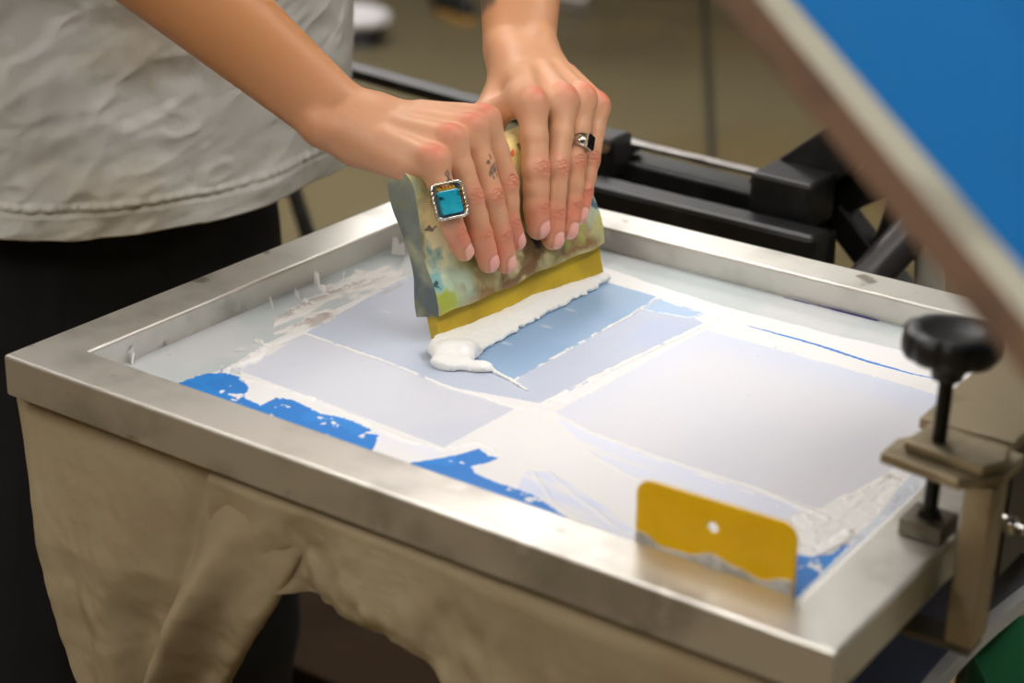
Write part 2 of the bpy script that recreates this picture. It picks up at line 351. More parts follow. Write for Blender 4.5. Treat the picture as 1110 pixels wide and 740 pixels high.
# ================================================================ SQUEEGEE
O = np.array([.1841, .2308, ZM+.0008]); su = nrm((.1354, .9908, 0)); sn = np.array([.9908, -.1354, 0]); th = math.radians(17)
sk = math.cos(th)*np.array([0, 0, 1.])-math.sin(th)*sn; sm = math.cos(th)*sn+math.sin(th)*np.array([0, 0, 1.])
def S(s, m, k): return O+su*s+sm*m+sk*k
LEN = .183
sq = empty('squeegee', S(LEN/2, 0, 0), 'wooden handled squeegee with a yellow blade, ink-stained and gripped by two hands', 'squeegee')
prof = [(.0085,.0185),(.0100,.026),(.0098,.038),(.0070,.050),(.0050,.060),(.0055,.072),(.0085,.088),(.0105,.102),(.0105,.112),(.0065,.1205),(-.001,.1245),(-.010,.1235),(-.0165,.118),(-.0185,.108),(-.0175,.094),(-.0125,.078),(-.0095,.062),(-.0100,.048),(-.0135,.038),(-.0160,.028),(-.0160,.0185)]
def smoothp(pr_, it=2):
    for _ in range(it):
        q = []
        for i in range(len(pr_)):
            a, b = np.array(pr_[i]), np.array(pr_[(i+1) % len(pr_)])
            if abs(a[1]-.0185) < 1e-6 and abs(b[1]-.0185) < 1e-6: q += [tuple(a), tuple(b)]; continue
            q += [tuple(a*.75+b*.25) if abs(a[1]-.0185) > 1e-6 else tuple(a), tuple(a*.25+b*.75) if abs(b[1]-.0185) > 1e-6 else tuple(b)]
        pr_ = q
    return pr_
P2 = smoothp(prof, 2); nS = 90; nP = len(P2)
def shear(s): return .052*s
V = []; 
for i in range(nS+1):
    s = -.001+(LEN+.002)*i/nS
    e = 1-.06*(abs(i/nS*2-1)**40)
    for m, k in P2:
        w = .0006*math.sin(s*90+k*40)+.0005*math.sin(s*37-k*130)
        kk = k+(.0007*math.sin(s*140)+.0006*math.sin(s*61+1) if k < .02 else 0)
        V.append(S(s, m*e+w*.6, kk+shear(s)))
F = []
for i in range(nS):
    for q in range(nP): F.append((i*nP+q, i*nP+(q+1) % nP, (i+1)*nP+(q+1) % nP, (i+1)*nP+q))
hd = MB(); hd.add(V, F, True); hd.add(V[:nP], [tuple(range(nP))[::-1]]); hd.add(V[-nP:], [tuple(range(nP))])
def wood_mat():
    m = bpy.data.materials.new('ink stained wood'); m.use_nodes = True; N = m.node_tree.nodes; Lk = m.node_tree.links; b = N['Principled BSDF']
    b.inputs['Roughness'].default_value = .5
    tc = N.new('ShaderNodeTexCoord')
    def nz(sc, det, off, dist=0, stretch=(1,1,1)):
        mp = N.new('ShaderNodeMapping'); mp.inputs['Location'].default_value = off; mp.inputs['Scale'].default_value = stretch; Lk.new(tc.outputs['Object'], mp.inputs[0])
        t = N.new('ShaderNodeTexNoise'); t.inputs['Scale'].default_value = sc; t.inputs['Detail'].default_value = det; t.inputs['Distortion'].default_value = dist; Lk.new(mp.outputs[0], t.inputs[0]); return t.outputs['Fac']
    cur = None
    def mix(fac, lo, hi, col):
        nonlocal cur
        r = N.new('ShaderNodeMapRange'); r.inputs['From Min'].default_value = lo; r.inputs['From Max'].default_value = hi; Lk.new(fac, r.inputs[0])
        mx = N.new('ShaderNodeMix'); mx.data_type = 'RGBA'; Lk.new(r.outputs[0], mx.inputs[0])
        if cur is None: mx.inputs[6].default_value = lin((168,160,116))+(1,)
        else: Lk.new(cur, mx.inputs[6])
        mx.inputs[7].default_value = lin(col)+(1,); cur = mx.outputs[2]
    mix(nz(14,4,(3,1,2)), .40, .62, (206,190,134))
    mix(nz(17,6,(7,1,5),.3), .44, .62, (128,128,92))
    mix(nz(24,6,(1,8,5),.4), .56, .70, (130,98,54))
    mix(nz(28,5,(4,4,9),.3), .56, .68, (152,156,60))
    mix(nz(20,5,(9,2,1),.3), .60, .70, (112,144,128))
    mix(nz(90,4,(2,6,3),.5), .68, .71, (40,52,52))
    mix(nz(60,3,(8,5,3)), .7, .72, (28,70,110))
    mix(nz(55,3,(5,9,6)), .715, .73, (200,80,30))
    mix(nz(22,3,(2.2,7.7,4.1)), .64, .68, (225,216,170))
    # low edge of the front face: brown and dark olive stains soaked into the wood
    sp = N.new('ShaderNodeSeparateXYZ'); Lk.new(tc.outputs['Object'], sp.inputs[0])
    nn = nz(45,4,(1,1,6),.5); ad = N.new('ShaderNodeMath'); ad.operation = 'MULTIPLY_ADD'; ad.inputs[1].default_value = .05; Lk.new(nn, ad.inputs[0]); Lk.new(sp.outputs['Z'], ad.inputs[2])
    r = N.new('ShaderNodeMapRange'); r.inputs['From Min'].default_value = .062; r.inputs['From Max'].default_value = .046; Lk.new(ad.outputs[0], r.inputs[0])
    mx = N.new('ShaderNodeMix'); mx.data_type = 'RGBA'; mu = N.new('ShaderNodeMath'); mu.operation = 'MULTIPLY'; mu.inputs[1].default_value = .75; Lk.new(r.outputs[0], mu.inputs[0]); Lk.new(mu.outputs[0], mx.inputs[0])
    Lk.new(cur, mx.inputs[6]); mx.inputs[7].default_value = lin((104,92,40))+(1,); cur = mx.outputs[2]
    dn = N.new('ShaderNodeTexNoise'); dn.inputs['Scale'].default_value = 42; dn.inputs['Detail'].default_value = 5; Lk.new(tc.outputs['Object'], dn.inputs[0])
    vs = N.new('ShaderNodeVectorMath'); vs.operation = 'SUBTRACT'; Lk.new(dn.outputs['Color'], vs.inputs[0]); vs.inputs[1].default_value = (.5,.5,.5)
    vm = N.new('ShaderNodeVectorMath'); vm.operation = 'MULTIPLY_ADD'; Lk.new(vs.outputs[0], vm.inputs[0]); vm.inputs[1].default_value = (.05,.05,.05); Lk.new(tc.outputs['Object'], vm.inputs[2])
    def blotch(s_, k_, r_, col, soft=.4, a=1.0, m_=.009, sx=1.0):
        p = S(s_, m_, k_+.052*s_)-S(LEN/2, 0, 0)
        d1 = N.new('ShaderNodeVectorMath'); d1.operation = 'SUBTRACT'; Lk.new(vm.outputs[0], d1.inputs[0]); d1.inputs[1].default_value = tuple(p)
        d2 = N.new('ShaderNodeVectorMath'); d2.operation = 'MULTIPLY'; Lk.new(d1.outputs[0], d2.inputs[0]); d2.inputs[1].default_value = (.6, 1/sx, 1)
        d3 = N.new('ShaderNodeVectorMath'); d3.operation = 'LENGTH'; Lk.new(d2.outputs[0], d3.inputs[0])
        r = N.new('ShaderNodeMapRange'); r.inputs['From Min'].default_value = r_; r.inputs['From Max'].default_value = r_*(1-soft); r.inputs['To Max'].default_value = a; Lk.new(d3.outputs['Value'], r.inputs[0])
        nonlocal cur
        mx = N.new('ShaderNodeMix'); mx.data_type = 'RGBA'; Lk.new(r.outputs[0], mx.inputs[0]); Lk.new(cur, mx.inputs[6]); mx.inputs[7].default_value = lin(col)+(1,); cur = mx.outputs[2]
    blotch(.025,.085,.030,(232,214,156),.6,1); blotch(.095,.105,.030,(222,206,136),.5,1); blotch(.018,.058,.022,(226,218,172),.6,1)
    blotch(.020,.038,.024,(150,170,148),.6,.9); blotch(.006,.050,.012,(96,148,146),.5,.9); blotch(.006,.028,.016,(140,150,40),.5,.9)
    blotch(.050,.036,.026,(164,152,104),.6,.8); blotch(.075,.048,.018,(190,186,150),.5,.9); blotch(.045,.024,.014,(112,82,40),.5,.9,sx=2)
    blotch(.105,.034,.015,(104,80,44),.4,.95,sx=1.6); blotch(.090,.024,.012,(96,66,34),.4,.95,sx=2.2); blotch(.150,.026,.010,(112,76,40),.4,.9,sx=3)
    blotch(.112,.035,.006,(22,34,44),.4,.95,sx=1.5); blotch(.120,.044,.010,(150,156,66),.4,.9,sx=1.5); blotch(.145,.040,.018,(150,150,84),.5,.85)
    blotch(.172,.056,.020,(150,166,150),.5,.9); blotch(.176,.066,.007,(30,84,110),.3,.9); blotch(.180,.050,.0055,(24,70,96),.3,.9); blotch(.165,.062,.004,(20,60,90),.3,.9)
    blotch(.100,.113,.004,(214,84,40),.3,.9); blotch(.106,.108,.003,(200,70,50),.3,.9); blotch(.112,.112,.004,(90,90,60),.3,.8); blotch(.006,.048,.003,(24,40,44),.3,.9); blotch(.012,.074,.0028,(60,60,44),.3,.8,sx=3)
    hs = N.new('ShaderNodeHueSaturation'); hs.inputs['Value'].default_value = 1.45; Lk.new(cur, hs.inputs['Color']); Lk.new(hs.outputs[0], b.inputs['Base Color'])
    bp = N.new('ShaderNodeBump'); bp.inputs['Strength'].default_value = .35; bp.inputs['Distance'].default_value = .0012; Lk.new(nz(70,5,(1,2,3),.5,(1,.35,1)), bp.inputs['Height']); Lk.new(bp.outputs[0], b.inputs['Normal'])
    return m
ho = hd.build('handle', wood_mat(), sq)
ho.data.materials.append(mat('grey ink film on end grain', (128,134,124), .5, noise=[(26,5,(168,166,134),.42,.62),(18,5,(92,104,104),.45,.6),(40,4,(140,136,64),.58,.68)], bump=(90,.3,4)))
for f in ho.data.polygons:
    if abs(f.normal.y) > .93: f.material_index = 1
# blade: urethane strip, its working edge stays level on the mesh
bl_ = MB(); V = []
nB = 40
for i in range(nB+1):
    s = .001+(LEN-.002)*i/nB
    for m, k in ((-.0035, 0.), (.0030, 0.), (.0045, .001), (.0052, .034+shear(s)), (-.0045, .034+shear(s)), (-.0045, .001)): V.append(S(s, m-.002, k))
F = []
for i in range(nB):
    for q in range(6): F.append((i*6+q, i*6+(q+1) % 6, (i+1)*6+(q+1) % 6, (i+1)*6+q))
bl_.add(V, F); bl_.add(V[:6], [tuple(range(6))[::-1]]); bl_.add(V[-6:], [tuple(range(6))]); bl_.build('blade', M['blade'], sq, fix=True)
# ================================================================ SDF ENGINE
class Vol:
    def __init__(s, lo, hi, h, A=None):
        s.A = np.eye(3) if A is None else np.array(A); s.h = h; s.lo = np.array(lo, float); s.n = tuple(np.ceil((np.array(hi)-s.lo)/h).astype(int)+1)
        s.D = np.full(s.n, .05, np.float32)
    def loc(s, p): return s.A @ np.asarray(p, float)
    def win(s, lo, hi):
        a = np.clip(np.floor((lo-s.lo)/s.h).astype(int), 0, np.array(s.n)); b = np.clip(np.ceil((hi-s.lo)/s.h).astype(int)+1, 0, np.array(s.n))
        sl = tuple(slice(i, j) for i, j in zip(a, b)); ax = [s.lo[i]+s.h*np.arange(a[i], b[i]) for i in range(3)]
        return sl, np.meshgrid(*ax, indexing='ij', sparse=True), all(b > a)
def smin(a, b, k):
    hh = np.clip(.5+.5*(b-a)/k, 0, 1); return b*(1-hh)+a*hh-k*hh*(1-hh)
def cone(v, a, b, ra, rb, T=None, k=.004):
    a, b = v.loc(a), v.loc(b); pad = max(ra, rb)+k+3*v.h+.004
    sl, (X, Y, Z), ok = v.win(np.minimum(a, b)-pad, np.maximum(a, b)+pad)
    if not ok: return
    d = b-a; L = d@d+1e-12; t = np.clip(((X-a[0])*d[0]+(Y-a[1])*d[1]+(Z-a[2])*d[2])/L, 0, 1)
    f = np.sqrt((X-a[0]-t*d[0])**2+(Y-a[1]-t*d[1])**2+(Z-a[2]-t*d[2])**2)-(ra+(rb-ra)*t)
    T = v.D if T is None else T; T[sl] = smin(T[sl], f.astype(np.float32), k)
def ell(v, c, ax, r, T=None, k=.006, sub=False):
    c = v.loc(c); Q = np.array(ax) @ v.A.T; rm = max(r)+k+3*v.h+.004
    sl, (X, Y, Z), ok = v.win(c-rm, c+rm)
    if not ok: return
    l = [(X-c[0])*q[0]+(Y-c[1])*q[1]+(Z-c[2])*q[2] for q in Q]
    k0 = np.sqrt(sum((l[i]/r[i])**2 for i in range(3)))+1e-9; k1 = np.sqrt(sum((l[i]/r[i]**2)**2 for i in range(3)))+1e-9
    f = (k0*(k0-1)/k1).astype(np.float32); T = v.D if T is None else T
    T[sl] = -smin(-T[sl], f, k) if sub else smin(T[sl], f, k)
def nets(v):
    D = v.D; s = D < 0
    mixed = np.zeros(tuple(n-1 for n in v.n), bool); c = np.zeros(mixed.shape, np.int8)
    for i in (0, 1):
        for j in (0, 1):
            for k in (0, 1): c += s[i:i+mixed.shape[0], j:j+mixed.shape[1], k:k+mixed.shape[2]]
    mixed = (c > 0) & (c < 8); I = np.argwhere(mixed); idm = np.full(mixed.shape, -1, np.int32); idm[tuple(I.T)] = np.arange(len(I))
    P = np.zeros((len(I), 3)); cnt = np.zeros(len(I)); cor = [(i, j, k) for i in (0,1) for j in (0,1) for k in (0,1)]
    for a in cor:
        for ax in range(3):
            if a[ax]: continue
            b = list(a); b[ax] = 1
            da = D[tuple((I+a).T)]; db = D[tuple((I+b).T)]; m = (da < 0) != (db < 0)
            t = np.where(m, da/(da-db+1e-20), 0); q = I+np.array(a, float); q[:, ax] += t
            P[m] += q[m]; cnt[m] += 1
    P = P/cnt[:, None]*v.h+v.lo
    Fs = []
    for ax in range(3):
        o = [q for q in range(3) if q != ax]
        sa = [slice(None)]*3; sb = [slice(None)]*3; sa[ax] = slice(0, -1); sb[ax] = slice(1, None)
        ch = s[tuple(sa)] != s[tuple(sb)]; E = np.argwhere(ch); E = E[(E[:, o[0]] > 0) & (E[:, o[1]] > 0) & (E[:, o[0]] < v.n[o[0]]-1) & (E[:, o[1]] < v.n[o[1]]-1)]
        e0 = np.zeros(3, int); e0[o[0]] = 1; e1 = np.zeros(3, int); e1[o[1]] = 1
        q = np.stack([idm[tuple((E-e0-e1).T)], idm[tuple((E-e1).T)], idm[tuple(E.T)], idm[tuple((E-e0).T)]], 1)
        ins = s[tuple(E.T)]; flip = ins if ax != 1 else ~ins
        q[~flip] = q[~flip][:, ::-1]; Fs.append(q)
    F = np.vstack(Fs); F = F[(F >= 0).all(1)]
    return P @ v.A, F
A_CAM = np.array([RT, UP, -VW])           # volume axes aligned with the arms' main plane
# ================================================================ HANDS
FM = .011
def face(u, v, off):
    P0 = S(0, FM+off, 0); d = ray(u, v); return CAM+d*(((P0-CAM) @ sm)/(d @ sm))
SK = L3((208,150,110)); 
def build_arm(fingers, thumb, wrist, elbow, lat_w, rw, lim, side):
    """fingers: list from index to little finger of 4 points and 4 radii"""
    mcp = [f[0][0] for f in fingers]
    allp = [p for f in fingers for p in f[0]]+[wrist]+list(thumb[0])
    Lp = np.array([A_CAM @ p for p in allp]+[A_CAM @ lim]); lo = Lp.min(0)-.036; hi = Lp.max(0)+.036
    lo[2] -= .012
    v = Vol(lo, hi, .00085, A_CAM)
    row = nrm(mcp[0]-mcp[3]); axis = nrm(np.mean(mcp, 0)-wrist); dors = nrm(np.cross(row, axis)); 
    if dors @ VW > 0: dors = -dors
    fa = nrm(wrist-elbow); lat = np.cross(fa, -VW); lat = nrm(lat if lat @ row > 0 else -lat)
    latc = nrm(lat+row)
    # forearm: radius and ulna sides, muscle
    for sgn in (-1, 1):
        cone(v, wrist+lat*lat_w*sgn-fa*.012, elbow+lat*.010*sgn, rw, .033, k=.014)
    cone(v, wrist-fa*.02, elbow, rw*.9, .036, k=.016)
    # carpus
    for q in (-1, -.33, .33, 1): cone(v, wrist+latc*lat_w*q*1.05, wrist+latc*lat_w*q+axis*.016, rw*.93, rw*.9, k=.010)
    # head of the ulna: the bump on the little finger side of the wrist
    ell(v, wrist-lat*(lat_w+.004)-fa*.010-VW*.010, np.eye(3), (.011,.011,.011), k=.010)
    cp = [wrist+latc*lat_w*q+axis*.012 for q in (1.0, .35, -.35, -1.0)]
    for i, (P, r) in enumerate(fingers):
        cone(v, cp[i]-dors*.001, P[0]-dors*.003, rw*.82, r[0]*.99, k=.012)
    for i in range(3):      # web and palm body
        mid = (mcp[i]+mcp[i+1])/2
        cone(v, (cp[i]+cp[i+1])/2-dors*.008, mid-dors*.006-axis*.010, .012, .0095, k=.012)
    # heel of the hand, little finger side, and thenar mass
    cone(v, wrist+axis*.02-latc*lat_w*1.0-dors*.010, mcp[3]-axis*.022-dors*.008, .0135, .011, k=.012)
    T, tr = thumb
    cone(v, wrist+axis*.014+latc*lat_w*.9-dors*.006, T[0], .0140, tr[0], k=.012)
    cone(v, T[0], mcp[0]-axis*.018-dors*.006, tr[0]*.8, .0085, k=.014)
    # knuckle heads and extensor tendons
    for i, (P, r) in enumerate(fingers):
        ell(v, P[0]+dors*(r[0]*.30), np.eye(3), (r[0]*.80,)*3, k=.005)
        cone(v, P[0]+dors*r[0]*.62-axis*.006, (P[0]*.45+cp[i]*.55)+dors*rw*.58, .0028, .0022, k=.009)
    Pf = v.D.copy()
    for P, r in fingers+[(T, tr)]:
        F_ = np.full(v.n, .05, np.float32) if False else None
        a = np.min([A_CAM @ p for p in P], 0)-.03; b = np.max([A_CAM @ p for p in P], 0)+.03
        sl, _, _ = v.win(a, b); tmp = Vol(v.lo+np.array([q.start for q in sl])*v.h, v.lo+(np.array([q.stop for q in sl])-1)*v.h, v.h, A_CAM)
        tmp.D = np.full(Pf[sl].shape, .05, np.float32); tmp.n = tmp.D.shape
        for q in range(len(P)-1):
            p0, p1 = P[q], P[q+1]; r0, r1 = r[q], r[q+1]; mdl = (r0+r1)/2*.95
            cone(tmp, p0, (p0+p1)/2, r0, mdl, k=.003); cone(tmp, (p0+p1)/2, p1, mdl, r1, k=.003)
        d_ = nrm(sm - nrm(P[-1]-P[-2])*(sm @ nrm(P[-1]-P[-2])))
        cone(tmp, (P[-2]+P[-1])/2-d_*.0008, P[-1]-d_*.0012, r[-1]*1.0, r[-1]*.96, k=.003)
        v.D[sl] = np.minimum(v.D[sl], smin(Pf[sl], tmp.D, .0055))
    V, F = nets(v)
    # cut off what lies past the window of the fine volume: keep it, the upper arm overlaps it
    col = np.tile(SK, (len(V), 1))
    n1 = fbm(V[:, 0]*1+V[:, 2], V[:, 1]+V[:, 2]*.7, 35, 4, 3+side); col *= (.90+.2*n1)[:, None]
    def dab(p, r, c, a, pw=2):
        w = (np.exp(-(np.linalg.norm(V-p, axis=1)/r)**pw)*a)[:, None]; col[:] = col*(1-w)+L3(c)*w
    # the forearm is more tanned than the hand
    tw = sst(-.02, .10, (wrist-V) @ fa)[:, None]*.75; col[:] = col*(1-tw)+L3((196,136,84))*tw
    pale = sst(-.03, .05, (V-wrist) @ axis)[:, None]*.35; col[:] = col*(1-pale)+L3((224,178,146))*pale
    disp = np.zeros(V.shape)
    for i, (P, r) in enumerate(fingers+[(T, tr)]):
        isT = i == 4
        if not isT: dab(P[0]+dors*r[0], .0085, (208,96,78), .70)
        J = P[1:-1] if not isT else P[1:-1]
        for q, jn_ in enumerate(J, 1):
            ax_ = nrm(P[q+1]-P[q-1]); dd = nrm(sm-ax_*(sm @ ax_)); w_ = np.cross(ax_, dd)
            dab(jn_+dd*r[q], .0080, (212,112,90), .55)
            l = V-jn_; t = l @ ax_; c = l @ w_; hgt = l @ dd; msk = (np.abs(t) < .010) & (np.abs(c) < r[q]*1.15) & (hgt > r[q]*.15) & (np.linalg.norm(l, axis=1) < r[q]*1.9)
            offs = (-.0042,-.0020,.0004,.0028) if q == 1 else (-.0012,.0012)
            gsum = 0
            for o_ in offs:
                g = np.exp(-((t-o_*(1-.7*(c/r[q])**2)+.0005*np.sin(c*900+o_*9000))/.00055)**2)*np.exp(-(c/(r[q]*.75))**4); gsum = gsum+g
            gsum = gsum*msk
            disp -= dd*(gsum*.00100)[:, None]
            col[:] = col*(1-(gsum*.30)[:, None])+L3((150,74,52))*(gsum*.30)[:, None]  # crease lines tinted darker red, part of their shade put into the colour
        # ruddy fingertip and nail
        ax_ = nrm(P[-1]-P[-2]); dd = nrm(sm-ax_*(sm @ ax_)); w_ = np.cross(ax_, dd); r_ = r[-1]
        dab(P[-1]-ax_*.009, .010, (224,108,88), .65)
        nc = P[-1]+ax_*(r_*.10); l = V-nc; t = l @ ax_/(.0068 if not isT else .008); c = l @ w_/(r_*.74); hg = (l @ dd)/r_
        e = (np.abs(t)**3.0+np.abs(c)**3.0)**(1/3.0); near = (hg > .25) & (np.linalg.norm(l, axis=1) < .013)
        inside = sst(1.0, .86, e)*near; rim = np.exp(-((e-1.04)/.09)**2)*near
        disp -= dd*(rim*.00055)[:, None]; disp += dd*(inside*.00025)[:, None]
        w = (inside*.9)[:, None]; cn = L3((240,176,160)); col[:] = col*(1-w)+cn*w
        tip = (inside*sst(.62,.85,t))[:, None]*.7; col[:] = col*(1-tip)+L3((244,214,196))*tip
        lun = inside*np.exp(-(((t+.85)/.35)**2+(c/.5)**2)); w = lun[:, None]*.4; col[:] = col*(1-w)+L3((248,214,204))*w
        w = (rim*.35)[:, None]; col[:] = col*(1-w)+L3((176,84,64))*w
    V = V+disp
    return V, F, col, dict(wrist=wrist, row=row, axis=axis, dors=dors, lat=lat, fa=fa)
def fing(L, offs, rad): return ([face(u, v, o) for (u, v), o in zip(L, offs)], rad)
RF = [fing([(527,130),(549,198),(552,241),(560,261)], (.004,.010,.009,.0075), (.0100,.0090,.0078,.0066)),
      fing([(512,141),(532,213),(542,254),(549,285)], (.006,.012,.010,.0075), (.0104,.0094,.0084,.0074)),
      fing([(490,152),(510,213),(521,254),(530,284)], (.006,.012,.010,.0075), (.0102,.0092,.0084,.0073)),
      fing([(471,176),(484,224),(493,251),(503,272)], (.006,.011,.009,.007), (.0100,.0084,.0078,.0068))]
LF = [fing([(577,114),(581,184),(581,224),(584,247)], (.006,.012,.010,.008), (.0112,.0102,.0092,.0082)),
      fing([(611,110),(603,183),(600,230),(600,259)], (.006,.012,.010,.008), (.0108,.0096,.0086,.0078)),
      fing([(632,108),(622,177),(619,222),(616,249)], (.005,.011,.009,.0075), (.0100,.0090,.0082,.0074)),
      fing([(648,116),(639,173),(632,209),(627,233)], (.000,.006,.005,.004), (.0090,.0080,.0074,.0068))]
rwp = RF[1][0][0]; scl = lambda px: px/1.535e3
r_wrist = RF[1][0][0]+RT*(-142/1535)+UP*(12/1535)+VW*.012
l_wrist = LF[1][0][0]+RT*(-48/1460)+UP*(64/1460)+VW*.058
r_elbow = r_wrist+(-.763*RT+.647*UP)*.225-VW*.045
l_elbow = l_wrist+UP*.20+RT*.004+VW*.11
RTh = ([S(.072,-.030,.128), S(.083,-.0290,.104), S(.084,-.0265,.078)], (.0118,.0100,.0088))
LTh = ([S(.122,-.032,.138), S(.112,-.0290,.108), S(.110,-.0268,.082)], (.0118,.0100,.0088))
rlim = r_wrist+(r_elbow-r_wrist)*1.0; llim = l_wrist+(l_elbow-l_wrist)*.55
rV, rF, rC, rI = build_arm(RF, RTh, r_wrist, r_elbow, .0105, .0155, rlim, 0)
lV, lF, lC, lI = build_arm(LF, LTh, l_wrist, l_elbow, .0120, .0165, llim, 1)
def unproj_uv(V):
    c = (V-CAM) @ R.T; return 555+FPX*c[:, 0]/c[:, 2], 370+FPX*c[:, 1]/c[:, 2]
# tattoos are drawn in the plane of the finger they sit on
def tattoo(V, col, P0, P1, at, strokes, ink=(44,56,66), a=.8, w=.0006):
    ax_ = nrm(P1-P0); dd = nrm(sm-ax_*(sm @ ax_)); w_ = np.cross(dd, ax_); c0 = P0+(P1-P0)*at
    l = V-c0; t = (l @ ax_)*1000; c = (l @ w_)*1000; ok = (l @ dd > .003) & (np.linalg.norm(l, axis=1) < .016)
    for st in strokes:
        d, _ = segd(c[ok], t[ok], st); g = np.zeros(len(V)); g[ok] = np.exp(-(d/(w*1000))**2)*a; col[:] = col*(1-g[:, None])+L3(ink)*g[:, None]
tattoo(rV, rC, RF[1][0][0], RF[1][0][1], .62, [[(-3,-6),(-2,-4.5)],[(-3.6,-5),(-2,-6.2)],[(0,-10),(.3,-7.5)],[(-2,3),(-1.5,-1),(1,-2.5),(3.5,-3.5),(4,-1),(3,1.5),(0,2.5),(-2,3)],[(0,0),(2,-1),(3,.5),(1,1.3),(0,0)],[(-1.5,5),(-1,6.5)],[(2.5,4),(2.8,6)],[(-3,1.5),(-3.5,4)]], w=.0008)
tattoo(rV, rC, RF[3][0][0], RF[3][0][1], .42, [[(-1,-4),(.5,-5),(1.5,-3),(0,-1),(-1.5,-2.5),(-1,-4)],[(0,-1),(0,3)],[(-2,2),(0,.5),(2,1.5)]], w=.0009)
# dark band of tattoo at the inner side of the far wrist
u_, v_ = unproj_uv(lV); 
tb = ((lV-l_wrist) @ lI['fa']); tl = ((lV-l_wrist) @ lI['lat']); 
w = (sst(.016,.022,tl*0+np.abs(tl))*(tl*((RT @ lI['lat'])) < 0)*np.exp(-((tb+.044)/.010)**4)*.8)[:, None]; lC[:] = lC*(1-w)+L3((60,62,60))*w
# paint stain on the little finger
p_ = RF[3][0][3]; w = (np.exp(-(np.linalg.norm(rV-(p_+sm*.006-RT*.003), axis=1)/.0032)**2)*.5)[:, None]; rC[:] = rC*(1-w)+L3((200,170,60))*w
# ---------------------------------------------------------------- the rest of the body, coarser
bv = Vol((-.55, -.12, FL), (.10, .78, .90), .010)
TC = np.array([-.25, .32]); 
def BP(x, y, z): return np.array([x, y, z])
ey = nrm((.2, 1, 0)); ex = np.array([ey[1], -ey[0], 0]); ez = np.array([0, 0, 1.])
AXB = [ex, ey, ez]
ell(bv, BP(-.25,.31,.02), AXB, (.105,.155,.16), k=.05)
ell(bv, BP(-.235,.31,.22), AXB, (.100,.145,.20), k=.06)
ell(bv, BP(-.215,.31,.38), AXB, (.100,.165,.14), k=.05)
rs, ls = BP(-.235,.13,.44), BP(-.165,.49,.44)
cone(bv, rs, ls, .055, .055, k=.05)
cone(bv, rs, r_elbow, .052, .038, k=.03); cone(bv, ls, l_elbow, .052, .038, k=.03)
cone(bv, l_elbow, l_wrist+(l_elbow-l_wrist)*.42, .038, .031, k=.02)
cone(bv, r_elbow, r_elbow+(r_wrist-r_elbow)*.04, .038, .037, k=.02)
cone(bv, BP(-.19,.31,.45), BP(-.165,.31,.58), .055, .052, k=.03)
hc = BP(-.135,.31,.68)
ell(bv, hc, [ex, ey, ez], (.095,.075,.115), k=.02); ell(bv, hc+ex*.035-ez*.055, AXB, (.055,.055,.055), k=.03)
ell(bv, hc+ex*.097-ez*.012, AXB, (.018,.013,.026), k=.012)
for q in (-1, 1):
    ell(bv, hc+ey*.076*q-ez*.01-ex*.005, AXB, (.018,.009,.030), k=.006)
    ell(bv, hc+ex*.088+ey*.030*q+ez*.012, AXB, (.012,.016,.009), k=.006, sub=True)
    hp = BP(-.25,.31,-.08)+ey*.085*q; kn = hp+ez*-.38+ex*.02; an = hp-ez*.80+ex*.0
    cone(bv, hp, kn, .078, .055, k=.03); cone(bv, kn, an, .052, .036, k=.02)
    cone(bv, an-ez*.03, an-ez*.035+ex*.11, .032, .026, k=.02)
bV, bF = nets(bv)
bV[:, 2] = np.maximum(bV[:, 2], FL+.001)
bC = np.tile(SK*.95, (len(bV), 1))
allV = np.vstack([rV, lV, bV]); allF = np.vstack([rF, lF+len(rV), bF+len(rV)+len(lV)]); allC = np.vstack([rC, lC, bC])
base = (TC[0], TC[1], FL)
person = npmesh('person', allV, allF, M['skin'], None, base, col=np.clip(allC, 0, 1))
tag(person, 'person in a pale grey shirt and black trousers pushing the squeegee with both hands', 'person')
# hair
hv = Vol(hc-.2, hc+.2, .008)
ell(hv, hc+ez*.012-ex*.010, AXB, (.100,.084,.122), k=.01); ell(hv, hc+ex*.085-ez*.045, AXB, (.070,.066,.095), k=.008, sub=True); ell(hv, hc-ex*.05-ez*.11, AXB, (.05,.07,.07), k=.02)
M['hair'] = mat('dark brown hair', (48,32,22), .5, bump=(120,.5,3))
hV, hF = nets(hv); npmesh('hair', hV, hF, M['hair'], person)
